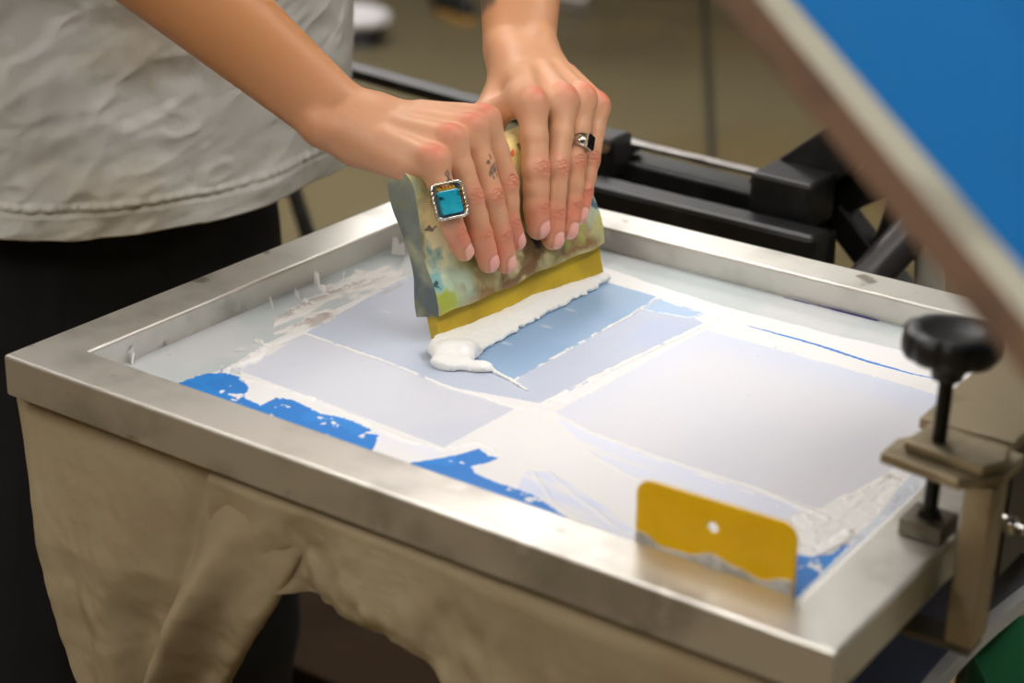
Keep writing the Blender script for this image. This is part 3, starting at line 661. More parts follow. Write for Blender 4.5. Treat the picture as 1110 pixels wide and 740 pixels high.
# ---------------------------------------------------------------- clothing
def shirt():
    nt, nz = 520, 260; V = np.zeros((nz, nt, 3)); tt = np.linspace(0, 2*np.pi, nt, endpoint=False)
    for j in range(nz):
        q = j/(nz-1); z = -.006+.50*q
        a = .135-.015*min(q*3, 1)+.0*q; b = .232-.012*min(q*3, 1)
        if q > .78: kk = (q-.78)/.22; a *= 1-.45*kk**2; b *= 1-.25*kk**2
        hem = 1.0
        c, s = np.cos(tt), np.sin(tt)
        rad = 1+.030*np.sin(tt*5+1.3)*np.exp(-q*5)+.018*np.sin(tt*9+q*6)*np.exp(-q*3)
        X = a*np.sign(c)*np.abs(c)**.85*rad; Y = b*np.sign(s)*np.abs(s)**.9*rad
        P = np.array([-.232+.06*q, .315, 0])+X[:, None]*ex+Y[:, None]*ey
        P[:, 2] = z+.030*np.clip(-s, 0, 1)**2*(1-q)-.012*np.cos(tt)*np.exp(-q*8)*0
        V[j] = P
    # folds and crumples pressed out along the outward direction
    nrmv = np.zeros_like(V); nrmv[..., :] = np.cos(tt)[None, :, None]*ex/.135+np.sin(tt)[None, :, None]*ey/.232; nrmv /= np.linalg.norm(nrmv, axis=-1, keepdims=True)
    arc = tt[None, :]*.19+np.zeros((nz, 1)); zz = V[..., 2]
    rid = lambda n: 1-np.abs(2*n-1)
    f1 = rid(fbm(arc*1.0+zz*.9, zz*1.3-arc*.5, 9, 3, 61))**3; f2 = fbm(arc, zz*1.4, 22, 4, 67); f3 = rid(fbm(arc-zz, zz+arc*.3, 20, 3, 70))**4
    edge = np.minimum(1, (zz+.01)/.02)
    dsp = .0036*f1+.0045*(f2-.5)+.0024*f3
    V += nrmv*dsp[..., None]
    # hem: folded band with a puckered stitch line
    q_ = (np.arange(nz)/(nz-1)*.50)[:, None]
    st = np.exp(-((q_-.022)/.0016)**2)*(-.0006+.0006*np.sin(arc*1800)); band = sst(.022,.020,q_)*.0014+np.exp(-((q_-.026)/.0025)**2)*.0032*(.6+.4*np.sin(arc*700+3*np.sin(arc*90)))
    V += nrmv*(st+band)[..., None]
    idx = np.arange(nz*nt).reshape(nz, nt); F = np.stack([idx[:-1], np.roll(idx[:-1], -1, 1), np.roll(idx[1:], -1, 1), idx[1:]], -1).reshape(-1, 4)
    o = npmesh('shirt', V.reshape(-1, 3), F, M['shirt'], person)
    md = o.modifiers.new('thick', 'SOLIDIFY'); md.thickness = .002; md.offset = 0
    for q, (sh, el) in enumerate(((rs, r_elbow), (ls, l_elbow))):
        d = el-sh; mb = MB(); mb.tube([sh-d*.1, sh+d*.15, sh+d*.4, sh+d*.62], [.075, .072, .070, .072], 40, cap=False)
        sl = mb.build('sleeve', M['shirt'], person); md = sl.modifiers.new('thick', 'SOLIDIFY'); md.thickness = .003
shirt()
def pants():
    v = Vol((-.55,-.05,FL), (.0,.7,.10), .008)
    ell(v, BP(-.255,.292,-.02), AXB, (.118,.196,.13), k=.05)
    for q, yo in ((-1,-.098),(1,.098)):
        hp = BP(-.255,.292,-.10)+ey*yo; kn = hp-ez*.36+ex*.025; an = BP(hp[0], hp[1], FL+.11)-ex*.0
        cone(v, hp, kn, .098, .092, k=.05); cone(v, kn, an, .092, .085, k=.02)
    V, F = nets(v)
    V += (fbm(V[:, 1]*1+V[:, 0], V[:, 2]*.3, 30, 3, 80)-.5)[:, None]*.010*nrm((1,0,0))
    npmesh('trousers', V, F, M['pants'], person)
    for q in (-1, 1):
        hp = BP(-.25,.31,FL)+ey*.092*q; sv = Vol(hp-np.array([.12,.1,.02]), hp+np.array([.25,.1,.13]), .006)
        cone(sv, hp+ez*.045, hp+ez*.036+ex*.13, .046, .036, k=.02); cone(sv, hp+ez*.05, hp+ez*.09, .045, .045, k=.02)
        V, F = nets(sv); V[:, 2] = np.maximum(V[:, 2], FL+.0005); npmesh('shoe', V, F, M['black_plastic'], person)
pants()
# ---------------------------------------------------------------- finger rings
def band(P0, P1, at, r, name, m, parent, wd=.0022, tk=.0011):
    ax_ = nrm(P1-P0); c = P0+(P1-P0)*at; dd = nrm(sm-ax_*(sm @ ax_)); w_ = np.cross(dd, ax_)
    mb = MB(); n = 48; V = []
    for i in range(n):
        a = 2*math.pi*i/n; d = dd*math.cos(a)+w_*math.sin(a)
        for rr_, t in ((r, -wd), (r+tk, -wd), (r+tk, wd), (r, wd)): V.append(c+d*rr_+ax_*t)
    F = [(i*4+q, i*4+(q+1) % 4, ((i+1) % n)*4+(q+1) % 4, ((i+1) % n)*4+q) for i in range(n) for q in range(4)]
    mb.add(V, F, True); return c, ax_, dd, w_, mb
P = RF[3][0]
c, ax_, dd, w_, mb = band(P[0], P[1], .86, .0092, 'band', M['silver'], None)
rg = empty('turquoise_ring', c, 'big silver ring with a square turquoise stone, on the little finger of the near hand', 'ring')
mb.build('ring_band', M['silver'], rg)
q_ = nrm(-VW*.55+dd*.6); q_ = nrm(q_-ax_*(q_ @ ax_)*.6); ax2 = nrm(ax_-q_*(ax_ @ q_)); w2 = np.cross(q_, ax2)
ca, sa_ = math.cos(math.radians(-2)), math.sin(math.radians(-2)); ax2, w2 = ax2*ca+w2*sa_, w2*ca-ax2*sa_
w2 = w2 if w2 @ RT > 0 else -w2
cc = aty(482, 219, c[1]); cc = CAM+nrm(ray(482,219))*np.linalg.norm(c-CAM); cc = cc+q_*.0082
def rrect(hw, hh, r, n=6, wob=0):
    out = []
    for cx, cy, a0 in ((hw-r, hh-r, 0), (-hw+r, hh-r, 90), (-hw+r, -hh+r, 180), (hw-r, -hh+r, 270)):
        for i in range(n+1):
            a = math.radians(a0+90*i/n); out.append((cx+r*math.cos(a), cy+r*math.sin(a)))
    if wob:
        o2 = []
        for i in range(len(out)):
            a, b = np.array(out[i]), np.array(out[(i+1) % len(out)]); L_ = max(1, int(np.linalg.norm(b-a)/.0007))
            for k in range(L_): o2.append(a+(b-a)*k/L_)
        acc = 0; o3 = []
        for i, p in enumerate(o2):
            acc += np.linalg.norm(np.array(o2[(i+1) % len(o2)])-p); o3.append(tuple(p*(1+wob*math.sin(acc/.0034*6.28))))
        out = o3
    return out
bz = MB(); bz.prism(rrect(.0118,.0122,.004), cc-q_*.0030, w2, ax2, q_, .0030)
bz.build('bezel', M['silver'], rg, bevel=.0004)
rim = MB(); ro = rrect(.0124,.0130,.0042, wob=.030); nR = len(ro); V = []
for p in ro:
    p = np.array(p)
    for sc_, hh in ((1,-.0006),(1,.0018),(.93,.0026),(.86,.0018),(.86,-.0006)): V.append(cc+w2*p[0]*sc_+ax2*p[1]*sc_+q_*hh)
rim.add(V, [(i*5+k, i*5+(k+1) % 5, ((i+1) % nR)*5+(k+1) % 5, ((i+1) % nR)*5+k) for i in range(nR) for k in range(5)], True); rim.build('scalloped_rim', M['silver'], rg)
MB().prism(rrect(.0080,.0085,.0018), cc+ax2*.0012-q_*.0002+w2*.0, w2, ax2, q_, .0034).build('turquoise_stone', M['turq'], rg, bevel=.0010, seg=3)
bd = MB()
for i in range(5): bd.tube([cc-ax2*.0100+w2*(i-2)*.0026-w2*.0006+q_*0, cc-ax2*.0072+w2*(i-2)*.0026-w2*.0006+q_*.0030], [.0011,.0013], 10)
for i in range(6): bd.tube([cc+w2*.0096+ax2*(i-2.2)*.0026, cc+w2*.0094+ax2*(i-2.2)*.0026+q_*.0026], [.0008,.0007], 8)
bd.build('brass_beading', M['brass'], rg)
P = LF[2][0]
c, ax_, dd, w_, mb = band(P[0], P[1], .70, .0099, 'band', M['silver'], None, wd=.0018)
rg2 = empty('onyx_ring', c, 'slim silver ring with a rectangular black stone, on the ring finger of the far hand', 'ring')
mb.build('ring_band', M['silver'], rg2)
w3 = w_ if w_ @ RT > 0 else -w_
def on(a, t, r=.0112): return c+(dd*math.cos(a)+w3*math.sin(a))*r+ax_*t
sh = MB(); n = 10; V = []; F = []
for i in range(n+1):
    a = -1.15+1.0*i/n; wv = .0018+.0032*math.sin(math.pi*min(1, i/n*1.0+.05)*.62)
    for t in (-wv, wv): V += [on(a, t, .0100), on(a, t, .0114)]
for i in range(n):
    b = i*4; F += [(b+1, b+5, b+7, b+3), (b, b+4, b+5, b+1), (b+2, b+3, b+7, b+6)]
F += [(0,1,3,2), (n*4, n*4+2, n*4+3, n*4+1)]
sh.add(V, F, True); sh.build('ring_shoulder', M['silver'], rg2)
n3_ = nrm(dd*math.cos(.16)+w3*math.sin(.16)); t3 = np.cross(n3_, ax_); pc = c+n3_*.0112
MB().prism(rrect(.0044,.0060,.0008), pc-n3_*.002, t3, ax_, n3_, .0032).build('stone_setting', M['silver'], rg2, bevel=.0003)
MB().prism(rrect(.0039,.0055,.0007), pc+n3_*.0010, t3, ax_, n3_, .0014).build('black_stone', M['onyx'], rg2, bevel=.0004)
# ================================================================ WHITE INK BEAD
iv = Vol(np.array([.13,.19,-.024]), np.array([.30,.44,.03]), .0008)
sv = S
def G(s, f, z): return np.array([*(O+su*s+sn*f)[:2], ZM+.0004+z])
nb = 190
def plane_sk(u, v):
    P0 = S(0, .003, 0); d = ray(u, v); p = CAM+d*(((P0-CAM) @ sm)/(d @ sm))-O; return p @ su, p @ sk
_t = np.array([plane_sk(u, v) for u, v in ((487,362),(498,362),(512,358),(528,348),(547,334),(578,319),(611,308),(640,302),(653,299))])
_f = []
for u, v in ((500,396),(513,388),(532,376),(562,357),(593,340),(624,325),(645,314),(656,305)):
    p = atz(u, v, ZM+.0004)-O; _f.append((p @ su, p @ sn))
_f = np.array(_f)
print('INK', _t.round(4).tolist(), _f.round(4).tolist())
for i in range(nb):
    q = i/(nb-1); s0 = -.0015+(LEN+.0015)*q
    top = max(.004, np.interp(s0, _t[:, 0], _t[:, 1])*math.cos(th)-.0012)+.0005*math.sin(q*23+1)
    f = np.interp(s0, _f[:, 0], _f[:, 1])-.0012+.0005*math.sin(q*31)
    cone(iv, G(s0, f, .0016), G(s0, f*.50, top*.34+.001), .0020, .0036, k=.0012); cone(iv, G(s0, f*.50, top*.34+.001), G(s0, .0030, top*.70), .0036, .0036, k=.0012)
    cone(iv, G(s0, .0030, top*.70), G(s0, .0022-.29*top, top), .0034, .0016, k=.0012)
for (u, v, r, z) in [(480,392,.0075,.004),(492,382,.0095,.006),(478,378,.006,.008),(473,370,.0035,.010),(500,394,.006,.003),(512,398,.005,.002),(522,400,.0042,.0022),(527,397,.0032,.003),(489,398,.005,.002),(500,386,.008,.004),(496,378,.0085,.007),(506,377,.007,.006),(486,386,.008,.004),(470,380,.003,.005)]:
    c0 = atz(u, v, ZM+z); ell(iv, c0, [RT, UP, -VW], (r*1.15, r*.7, r*.8), k=.007)
tr_ = [(527,398),(540,405),(552,411),(562,417),(572,423)]
for i in range(len(tr_)-1):
    cone(iv, atz(*tr_[i], ZM+.0008), atz(*tr_[i+1], ZM+.0006), .0016-.0002*i, .0014-.0002*i, k=.002)
iV, iF = nets(iv); nn_ = fbm(iV[:, 0]+iV[:, 2], iV[:, 1]+iV[:, 2], 260, 3, 90)-.5; iV[:, 2] += nn_*.0010*sst(0,.004,iV[:, 2]-ZM); e_ = fbm(iV[:, 0], iV[:, 1], 330, 4, 95)-.5; iV += ((e_*.0060-.0016*sst(.0014,.0006,iV[:, 2]-ZM))*sst(.0050,.001,iV[:, 2]-ZM))[:, None]*sn; iV += ((fbm(iV[:, 1], iV[:, 2]*2, 45, 3, 97)-.5)*.0022)[:, None]*sn; iV[:, 2] = np.maximum(iV[:, 2], ZM+.0002)
o = npmesh('ink_bead', iV, iF, M['ink'], None, base=G(LEN/2, .006, 0)); tag(o, 'thick wet ridge of white ink pushed up along the front of the squeegee blade', 'ink', kind='stuff')
# ================================================================ YELLOW CARD
cy = B+.0018
def cardpoly():
    pts = [(-.048,0),(.048,0),(.048,.046)]
    for i in range(7): a = math.radians(90*i/6); pts.append((.048-.009+.009*math.cos(a), .046+.009*math.sin(a)))
    for i in range(7): a = math.radians(90+90*i/6); pts.append((-.048+.009+.009*math.cos(a), .046+.009*math.sin(a)))
    return pts
ca_ = aty(693,526,cy+.002); cb_ = aty(857,573,cy+.002)
cx = .5068; zt = ZM+.0022
cax = nrm((1, 0, .02)); lean = nrm((0, -.05, 1)); cn = np.cross(cax, lean)
cd = empty('scraper_card', (cx, cy, ZM), 'yellow plastic scraper card with a small hole, standing against the near rail', 'scraper')
# card with a real hole: outer loop bridged to the hole loop
cp = cardpoly(); N_ = 96
def resample(poly, n):
    P = [np.array(p) for p in poly]; L_ = [np.linalg.norm(P[(i+1) % len(P)]-P[i]) for i in range(len(P))]; T = sum(L_); out = []
    for k in range(n):
        t = T*k/n; i = 0
        while t > L_[i]: t -= L_[i]; i += 1
        out.append(P[i]+(P[(i+1) % len(P)]-P[i])*t/L_[i])
    return out
hole = np.array([-.001, .0385]); outer = resample(cp, N_); V = []
for zo in (0, .0016):
    for p in outer: V.append((p, zo))
    for p in outer:
        a = math.atan2(*(p-hole)[::-1]); V.append((hole+.0032*np.array([math.cos(a), math.sin(a)]), zo))
O_c = np.array([cx, cy+.0052, zt])
V = [O_c+cax*p[0]+lean*p[1]-np.array([0,1,0])*z for p, z in V]; F = []
for i in range(N_):
    k = (i+1) % N_; F += [(i, N_+i, N_+k, k), (2*N_+i, 2*N_+k, 3*N_+k, 3*N_+i), (i, k, 2*N_+k, 2*N_+i), (N_+i, 3*N_+i, 3*N_+k, N_+k)]
mb = MB(); mb.add(V, F); mb.build('card', M['card'], cd)
sm_ = MB(); nP_ = 60; V = []
for zo in (.0017, .0026):
    for i in range(nP_+1):
        x = -.0475+.095*i/nP_; t = i/nP_
        hh = .0196+.0026*math.sin(t*12+1.7)+.0008*math.sin(t*29)
        V += [(x, .0, zo), (x, hh, zo)]
V = [O_c+cax*p[0]+lean*p[1]-np.array([0,1,0])*p[2] for p in V]; b2 = 2*(nP_+1); F = []
for i in range(nP_):
    F += [(2*i, 2*i+1, 2*i+3, 2*i+2), (b2+2*i, b2+2*i+2, b2+2*i+3, b2+2*i+1), (2*i+1, b2+2*i+1, b2+2*i+3, 2*i+3)]
sm_.add(V, F); sm_.build('ink_smear', M['card_ink'], cd)
# ================================================================ CLAMP
RX, RY = .5860, .1455
cl = empty('screen_clamp', (RX, RY, .0), 'aluminium clamp with a round black knob, gripping the right rail of the print frame', 'clamp')
# foot pad
MB().box((RX-.0125, RY-.0125, .0004), (RX+.0125, RY+.0125, .0105)).build('foot_pad', M['alu_dull'], cl, bevel=.0008)
MB().tube([(RX, RY, .0105), (RX, RY, .014)], [.007,.006], 24).build('foot_collar', M['darksteel'], cl)
# spindle with thread
pts = []; rad = []
for i in range(140): z = .013+(.103-.013)*i/139; pts.append((RX, RY, z)); rad.append(.0040+.0003*math.sin(z/.0016*6.28))
MB().tube(pts, rad, 24).build('threaded_spindle', M['darksteel'], cl)
# knob: hub, skirt and scalloped round head
kb = MB()
kb.tube([(RX, RY, .0935), (RX, RY, .100), (RX, RY, .1005), (RX, RY, .108)], [.0085,.0095,.0115,.0135], 40)
lob = 9; n = 144; KR = .0268; V = []; prof_ = [(.70,.1055),(.93,.1065),(.99,.1095),(1.0,.113),(.985,.118),(.94,.1205),(.80,.1220),(.55,.1218),(.45,.1205),(0.001,.1203)]
for r_, z in prof_:
    for i in range(n):
        a = 2*math.pi*i/n; s_ = 1-(.045*(math.cos(a*lob)*.5+.5)**3 if r_ > .6 else 0); V.append((RX+KR*r_*s_*math.cos(a), RY+KR*r_*s_*math.sin(a), z))
F = [(j_*n+i, j_*n+(i+1) % n, (j_+1)*n+(i+1) % n, (j_+1)*n+i) for j_ in range(len(prof_)-1) for i in range(n)]
kb.add(V, F, True); kb.build('knob', M['black_plastic'], cl)
# bracket: thick top plate with raised boss, web down the outer side of the rail, lower jaw
MB().prism([(.5610,.1260),(.6080,.1200),(.6260,.1400),(.6260,.1720),(.5800,.1800),(.5610,.1480)], (0,0,.0430), (1,0,0), (0,1,0), (0,0,1), .0065).build('top_plate', M['alu_tan'], cl, bevel=.0012)
MB().prism([(.5700,.1350),(.6170,.1290),(.6250,.1450),(.6200,.1640),(.5730,.1660)], (0,0,.0500), (1,0,0), (0,1,0), (0,0,1), .0060).build('raised_boss', M['alu_tan'], cl, bevel=.0015)
MB().box((.6075,.1330,-.0560), (.6240,.1560,.0425)).build('side_web', M['alu_tan'], cl, bevel=.0015)
MB().box((.5800,.1345,-.0620), (.6225,.1545,-.0565)).build('lower_jaw', M['alu_dull'], cl, bevel=.001)
# channel bar over the right rail
cb = empty('clamp_channel', (.59,.42,.0), 'long tan metal channel bar running above the right rail behind the knob', 'bar')
MB().prism([(.5600,.1820),(.6160,.1840),(.6160,.900),(.5600,.900)], (0,0,.0420), (1,0,0), (0,1,0), (0,0,1), .0075).build('top_flange', M['alu_tan'], cb, bevel=.0012)
MB().box((.6080,.190,-.0400), (.6155,.900,.0418)).build('web_plate', M['black'], cb, bevel=.001)
# black arm and chromed fitting outside the channel
pa = empty('swing_arm', (.70,.45,-.05), 'black steel arm just right of the clamp at the edge of the picture', 'machine arm')
MB().box((.6300,.470,-.085), (.735,.90,.018)).build('arm_box', M['black'], pa, bevel=.004)
MB().box((.6300,.4450,-.040), (.665,.4695,.010)).build('arm_lug', M['black'], pa, bevel=.002)
MB().box((.665,.60,FL), (.705,.64,-.0851)).build('leg', M['black'], pa, bevel=.003)
def fitting():
    a, b = atd(1068,556,1.03), atd(1104,573,1.01); d = b-a; f = empty('hose_fitting', a, 'small chromed hose fitting behind the clamp bracket', 'fitting')
    L_ = np.linalg.norm(d); d = d/L_
    mb = MB(); mb.tube([a-d*.012, a+d*L_*.33], .0042, 6).tube([a+d*L_*.33, a+d*L_*.42], .0034, 20); mb.build('hex_nut', M['chrome'], f)
    mb = MB(); mb.tube([a+d*L_*.42, a+d*L_*.47, a+d*L_*.85, a+d*L_*.9], [.0048,.0054,.0054,.0045], 24); mb.build('ferrule', M['chrome'], f)
    mb = MB(); mb.tube([a+d*L_*.9, a+d*L_*1.2], .0030, 16); mb.build('stem', M['chrome'], f)
fitting()
# ================================================================ RAISED BLUE SCREEN
Pa, Pb = atd(822,-2,.70), atd(1126,362,.585); E_ = nrm(Pb-Pa); mid = (Pa+Pb)/2; vd = nrm(mid-CAM)
pp = nrm(np.cross(E_, vd)); pp = pp if pp @ RT > 0 else -pp
ti = math.radians(19); I_ = math.sin(ti)*pp+math.cos(ti)*vd; I_ = nrm(I_-E_*(I_ @ E_)); N2 = nrm(np.cross(E_, I_)); N2 = N2 if N2 @ vd < 0 else -N2
c0 = mid-E_*.30
rsn = empty('raised_print_screen', c0+E_*.3+I_*.25, 'second print screen with blue emulsion, raised at the top right corner', 'print screen')
LE, LI, bw, tk_ = .60, .50, .025, .013
def P3(e, i, nn=0): return c0+E_*e+I_*i+N2*nn
V = []
for (e0, i0) in ((0, 0), (bw, bw)):
    for nn in (-tk_, 0): V += [P3(e0, i0, nn), P3(LE-e0, i0, nn), P3(LE-e0, LI-i0, nn), P3(e0, LI-i0, nn)]
F = []; Fe = []
for i in range(4):
    k = (i+1) % 4; Fe += [(i, k, 4+k, 4+i)]; F += [(4+i, 4+k, 12+k, 12+i), (12+i, 12+k, 8+k, 8+i), (8+i, 8+k, k, i)]
mb = MB(); mb.add(V, F+Fe); o = mb.build('frame', M['screen_face'], rsn, bevel=.0012)
# brown stained outer faces: a strip glued round the outside of the frame
st = MB(); 
q = .0012
st.obox(P3(LE/2, -q/2, -tk_/2), E_, I_, N2, LE/2+q, q/2, tk_/2); st.obox(P3(LE/2, LI+q/2, -tk_/2), E_, I_, N2, LE/2+q, q/2, tk_/2)
st.obox(P3(-q/2, LI/2, -tk_/2), E_, I_, N2, q/2, LI/2, tk_/2); st.obox(P3(LE+q/2, LI/2, -tk_/2), E_, I_, N2, q/2, LI/2, tk_/2)
st.build('edge_strip', M['screen_edge'], rsn)
mb = MB(); mb.obox(P3(LE/2, LI/2, -.003), E_, I_, N2, LE/2-bw+.001, LI/2-bw+.001, .0006); mb.build('screen_mesh', M['blue'], rsn)
# ================================================================ GARMENT UNDER THE FRAME
PZ = -.0335
pl = empty('platen', (.3,.24,-.06), 'printing platen under the frame, covered by the cream garment', 'platen')
MB().box((.030,.022,-.052), (.560,.440,-.0365)).build('board', M['brownbox'], pl, bevel=.003)
MB().box((.27,.20,-.10), (.33,.56,-.0525)).build('bracket', M['black'], pl, bevel=.003)
def garment():
    g = empty('garment', (.3,.02,-.034), 'cream cotton garment draped over the platen and hanging below the near rail', 'garment')
    nx_, nd = 420, 240
    def hang(x):   # length hanging down at each station along the near side, from the photograph's hem
        pts = [(-.02,.30),(.20,.30),(.228,.070),(.26,.066),(.328,.066),(.36,.085),(.39,.11),(.60,.16)]
        return np.interp(x, [p[0] for p in pts], [p[1] for p in pts])
    # body of the garment
    xs_ = np.linspace(.175, .585, nx_); V = []
    for j_ in range(nd):
        t = j_/(nd-1)
        hm = hang(np.maximum(xs_, .228))
        top = t < .25
        if top: y = .30-(.30-.012)*(t/.25); z = np.full(nx_, -.0330); yy = np.full(nx_, y)
        else:
            q = (t-.25)/.75; z = -.0330-.003*0-hm*q; fold = (fbm(xs_, xs_*0+q*.05, 28, 3, 101)-.5)*.03+.010*np.exp(-((xs_-.25)/.02)**2)
            yy = .0120-.006*np.sin(min(q*8, 1)*1.57)+fold*q*1.2-.0+np.zeros(nx_)
        V.append(np.stack([xs_, yy, z-(0 if not top else 0)+.0015*(fbm(xs_, yy*0+t, 50, 3, 104)-.5)*(not top)], 1))
    V = np.array(V); idx = np.arange(nd*nx_).reshape(nd, nx_); F = np.stack([idx[:-1, :-1], idx[:-1, 1:], idx[1:, 1:], idx[1:, :-1]], -1).reshape(-1, 4)
    o = npmesh('garment_body', V.reshape(-1, 3), F, M['garment'], g); md = o.modifiers.new('t', 'SOLIDIFY'); md.thickness = .0014
    # hanging sleeve, a flattened tube narrowing downward with long folds
    nt, nz_ = 360, 240; V = np.zeros((nz_, nt, 3)); tt = np.linspace(0, 2*np.pi, nt, endpoint=False)
    for j_ in range(nz_):
        q = j_/(nz_-1); z = -.0335-.36*q
        xl = np.interp(z, [-.36,-.2305,-.1516,-.042,-.0335], [.086,.056,.030,-.010,-.013]); xr = np.interp(z, [-.36,-.182,-.115,-.075,-.056,-.0335], [.128,.1875,.224,.243,.256,.275])
        c = np.cos(tt); s = np.sin(tt); hw = (xr-xl)/2; xm = (xl+xr)/2
        th_ = .004+.020*min(1, q*4)
        x = xm+hw*np.sign(c)*np.abs(c)**.8; 
        u_ = (x-xl)/(xr-xl)
        fold = .012*np.sin(u_*7.5+.6+q*1.2)*min(1, q*3)+.008*np.sin(u_*17+q*2.5+1)*min(1, q*2.5)+.016*np.exp(-((u_-.80+.10*q)/.07)**2)*min(1,q*5)-.014*np.exp(-((u_-.66+.05*q)/.05)**2)*min(1,q*5)
        y = .018+th_*s-fold*(1 if True else 0)-.004*min(1, q*3)
        wr = (fbm(x*1.3+q*.02, z+x*.8, 40, 3, 110)-.5)*.006*min(1,q*4)
        V[j_] = np.stack([x, y-wr, np.full(nt, z)+.006*np.sin(u_*9)*np.exp(-((q-.88)/.04)**2)*0], 1)
    idx = np.arange(nz_*nt).reshape(nz_, nt); F = np.stack([idx[:-1], np.roll(idx[:-1], -1, 1), np.roll(idx[1:], -1, 1), idx[1:]], -1).reshape(-1, 4)
    npmesh('garment_sleeve', V.reshape(-1, 3), F, M['garment'], g)
garment()
# ================================================================ PRESS STRUCTURE BEHIND
pr_ = empty('screen_press', (.1,.72,FL), 'black steel press frame with a bare steel rail, beyond the far rail', 'press')
YA = .70
def bar(mb, p, q, y, hh, dp):
    a, b = aty(*p, y), aty(*q, y); d = nrm(b-a); n_ = np.array([0,1.,0]); n_ = nrm(n_-d*(n_ @ d)); mb.obox((a+b)/2, d, n_, np.cross(d, n_), np.linalg.norm(b-a)/2, dp, hh); return mb
bar(MB(), (330,62), (690,160), YA, .005, .012).build('back_rail', M['black'], pr_, bevel=.001)
bar(MB(), (636,172), (850,226), YA, .014, .020).build('main_beam', M['black'], pr_, bevel=.003)
bar(MB(), (668,151), (832,190), YA-.004, .0022, .006).build('steel_rail', M['steel'], pr_, bevel=.0006)
bar(MB(), (640,162), (674,170), YA-.03, .020, .018).build('rail_block', M['black'], pr_, bevel=.004)
bar(MB(), (826,204), (892,220), YA-.04, .022, .026).build('end_block', M['black'], pr_, bevel=.004)
bar(MB(), (638,212), (890,274), YA-.09, .017, .016).build('lower_beam', M['black'], pr_, bevel=.005)
bar(MB(), (638,250), (900,300), YA-.04, .040, .010).build('skirt_plate', M['black'], pr_, bevel=.002)
MB().tube([aty(655,160,YA-.052), aty(655,160,YA-.062)], [.0046,.0050], 18).build('bolt', M['chrome'], pr_)
bar(MB(), (835,212), (960,130), YA, .022, .02).build('diagonal_brace', M['black'], pr_, bevel=.003)
bar(MB(), (850,238), (1010,170), YA+.03, .016, .02).build('diagonal_brace', M['black'], pr_, bevel=.003)
bar(MB(), (905,225), (985,330), YA+.02, .013, .013).build('strut', M['black'], pr_, bevel=.003)
bar(MB(), (885,240), (885,330), YA+.02, .011, .013).build('strut', M['black'], pr_, bevel=.003)
bar(MB(), (985,215), (945,330), YA+.02, .014, .013).build('strut', M['black'], pr_, bevel=.003)
MB().tube([aty(938,306,YA-.06), aty(1002,236,YA-.02)], .017, 28).build('arm_tube', mat('dark grey steel tube', (70,68,68), .35, .5), pr_)
MB().tube([aty(1008,330,YA-.02), aty(1008,200,YA-.02)], .013, 24).build('pale_tube', mat('pale grey tube', (160,158,146), .5), pr_)
# legs to the floor
lg = MB(); lg.box((.06,.68,FL), (.10,.72,-.06)); lg.build('leg', M['black'], pr_, bevel=.003)
lg = MB(); lg.box((.44,.68,FL), (.48,.72,-.06)); lg.build('leg', M['black'], pr_, bevel=.003)
a = aty(318,205,1.10); b = aty(336,262,1.10); d = b-a
MB().tube([a-d*1.2, b+d*(( -Z0-b[2])/d[2])], .011, 18).build('slanted_leg', M['black'], pr_)
# dark box added where the floor under the frame is only in shade
pd = empty('floor_shadebox', (-.4,.8,FL), 'low dark brown cabinet added in place of shaded floor under the frame', 'shadebox')
MB().box((-.85,.62,FL+.001), (.035,1.00,-.68)).build('shadebox', M['brownbox'], pd, bevel=.005)
MB().box((-.86,.61,-.6799), (.045,1.01,-.665)).build('lid', M['brownbox'], pd, bevel=.003)
# ================================================================ NEIGHBOURING PLATEN, LOWER RIGHT
zs = -.115
cur = [atz(u, v, zs) for u, v in [(1142,612),(1117,629),(1092,648),(1072,664),(1052,682),(1032,702),(1016,719),(997,742),(975,775)]]
np_ = empty('neighbour_platen', cur[4], 'slate blue board with a white edge below the clamp at lower right', 'platen')
cen = np.array([.50,.30,zs]); V = []; n = len(cur)
inn = [p+nrm(np.array([-1,0.15,0]))*.16 for p in cur]
mb = MB(); Vt = cur+inn[::-1]; N_ = len(Vt); Vb = [p-np.array([0,0,.009]) for p in Vt]
mb.add(Vt+Vb, [tuple(range(N_)), tuple(range(N_, 2*N_))[::-1]]+[(i, N_+i, N_+(i+1) % N_, (i+1) % N_) for i in range(N_)]); mb.build('board', M['navy'], np_)
eb = MB(); V = []
for p in cur:
    for dx, dz in ((.0004,-.0105),(.0085,-.0105),(.0085,.0012),(.0004,.0012)): V.append(p+np.array([dx,-dx*.5,dz]))
F = [(i*4+k, i*4+(k+1) % 4, (i+1)*4+(k+1) % 4, (i+1)*4+k) for i in range(n-1) for k in range(4)]+[(0,1,2,3),((n-1)*4+3,(n-1)*4+2,(n-1)*4+1,(n-1)*4)]
eb.add(V, F); eb.build('edge_band', M['white_edge'], np_)
gc = MB(); V = []; c_ = [p+np.array([.012,-.004,-.013]) for p in cur]
for p in c_:
    for q in range(8): V.append(p+np.array([.02*math.sin(q*1.1+p[1]*40)+.012*q, -.006*q, -.03*q]))
F = [(i*8+k, i*8+k+1, (i+1)*8+k+1, (i+1)*8+k) for i in range(n-1) for k in range(7)]
gc.add(V, F, True); o = gc.build('green_garment', M['green'], base=c_[4]); tag(o, 'dark green cotton cloth hanging below the white-edged board', 'cloth'); md = o.modifiers.new('t', 'SOLIDIFY'); md.thickness = .002
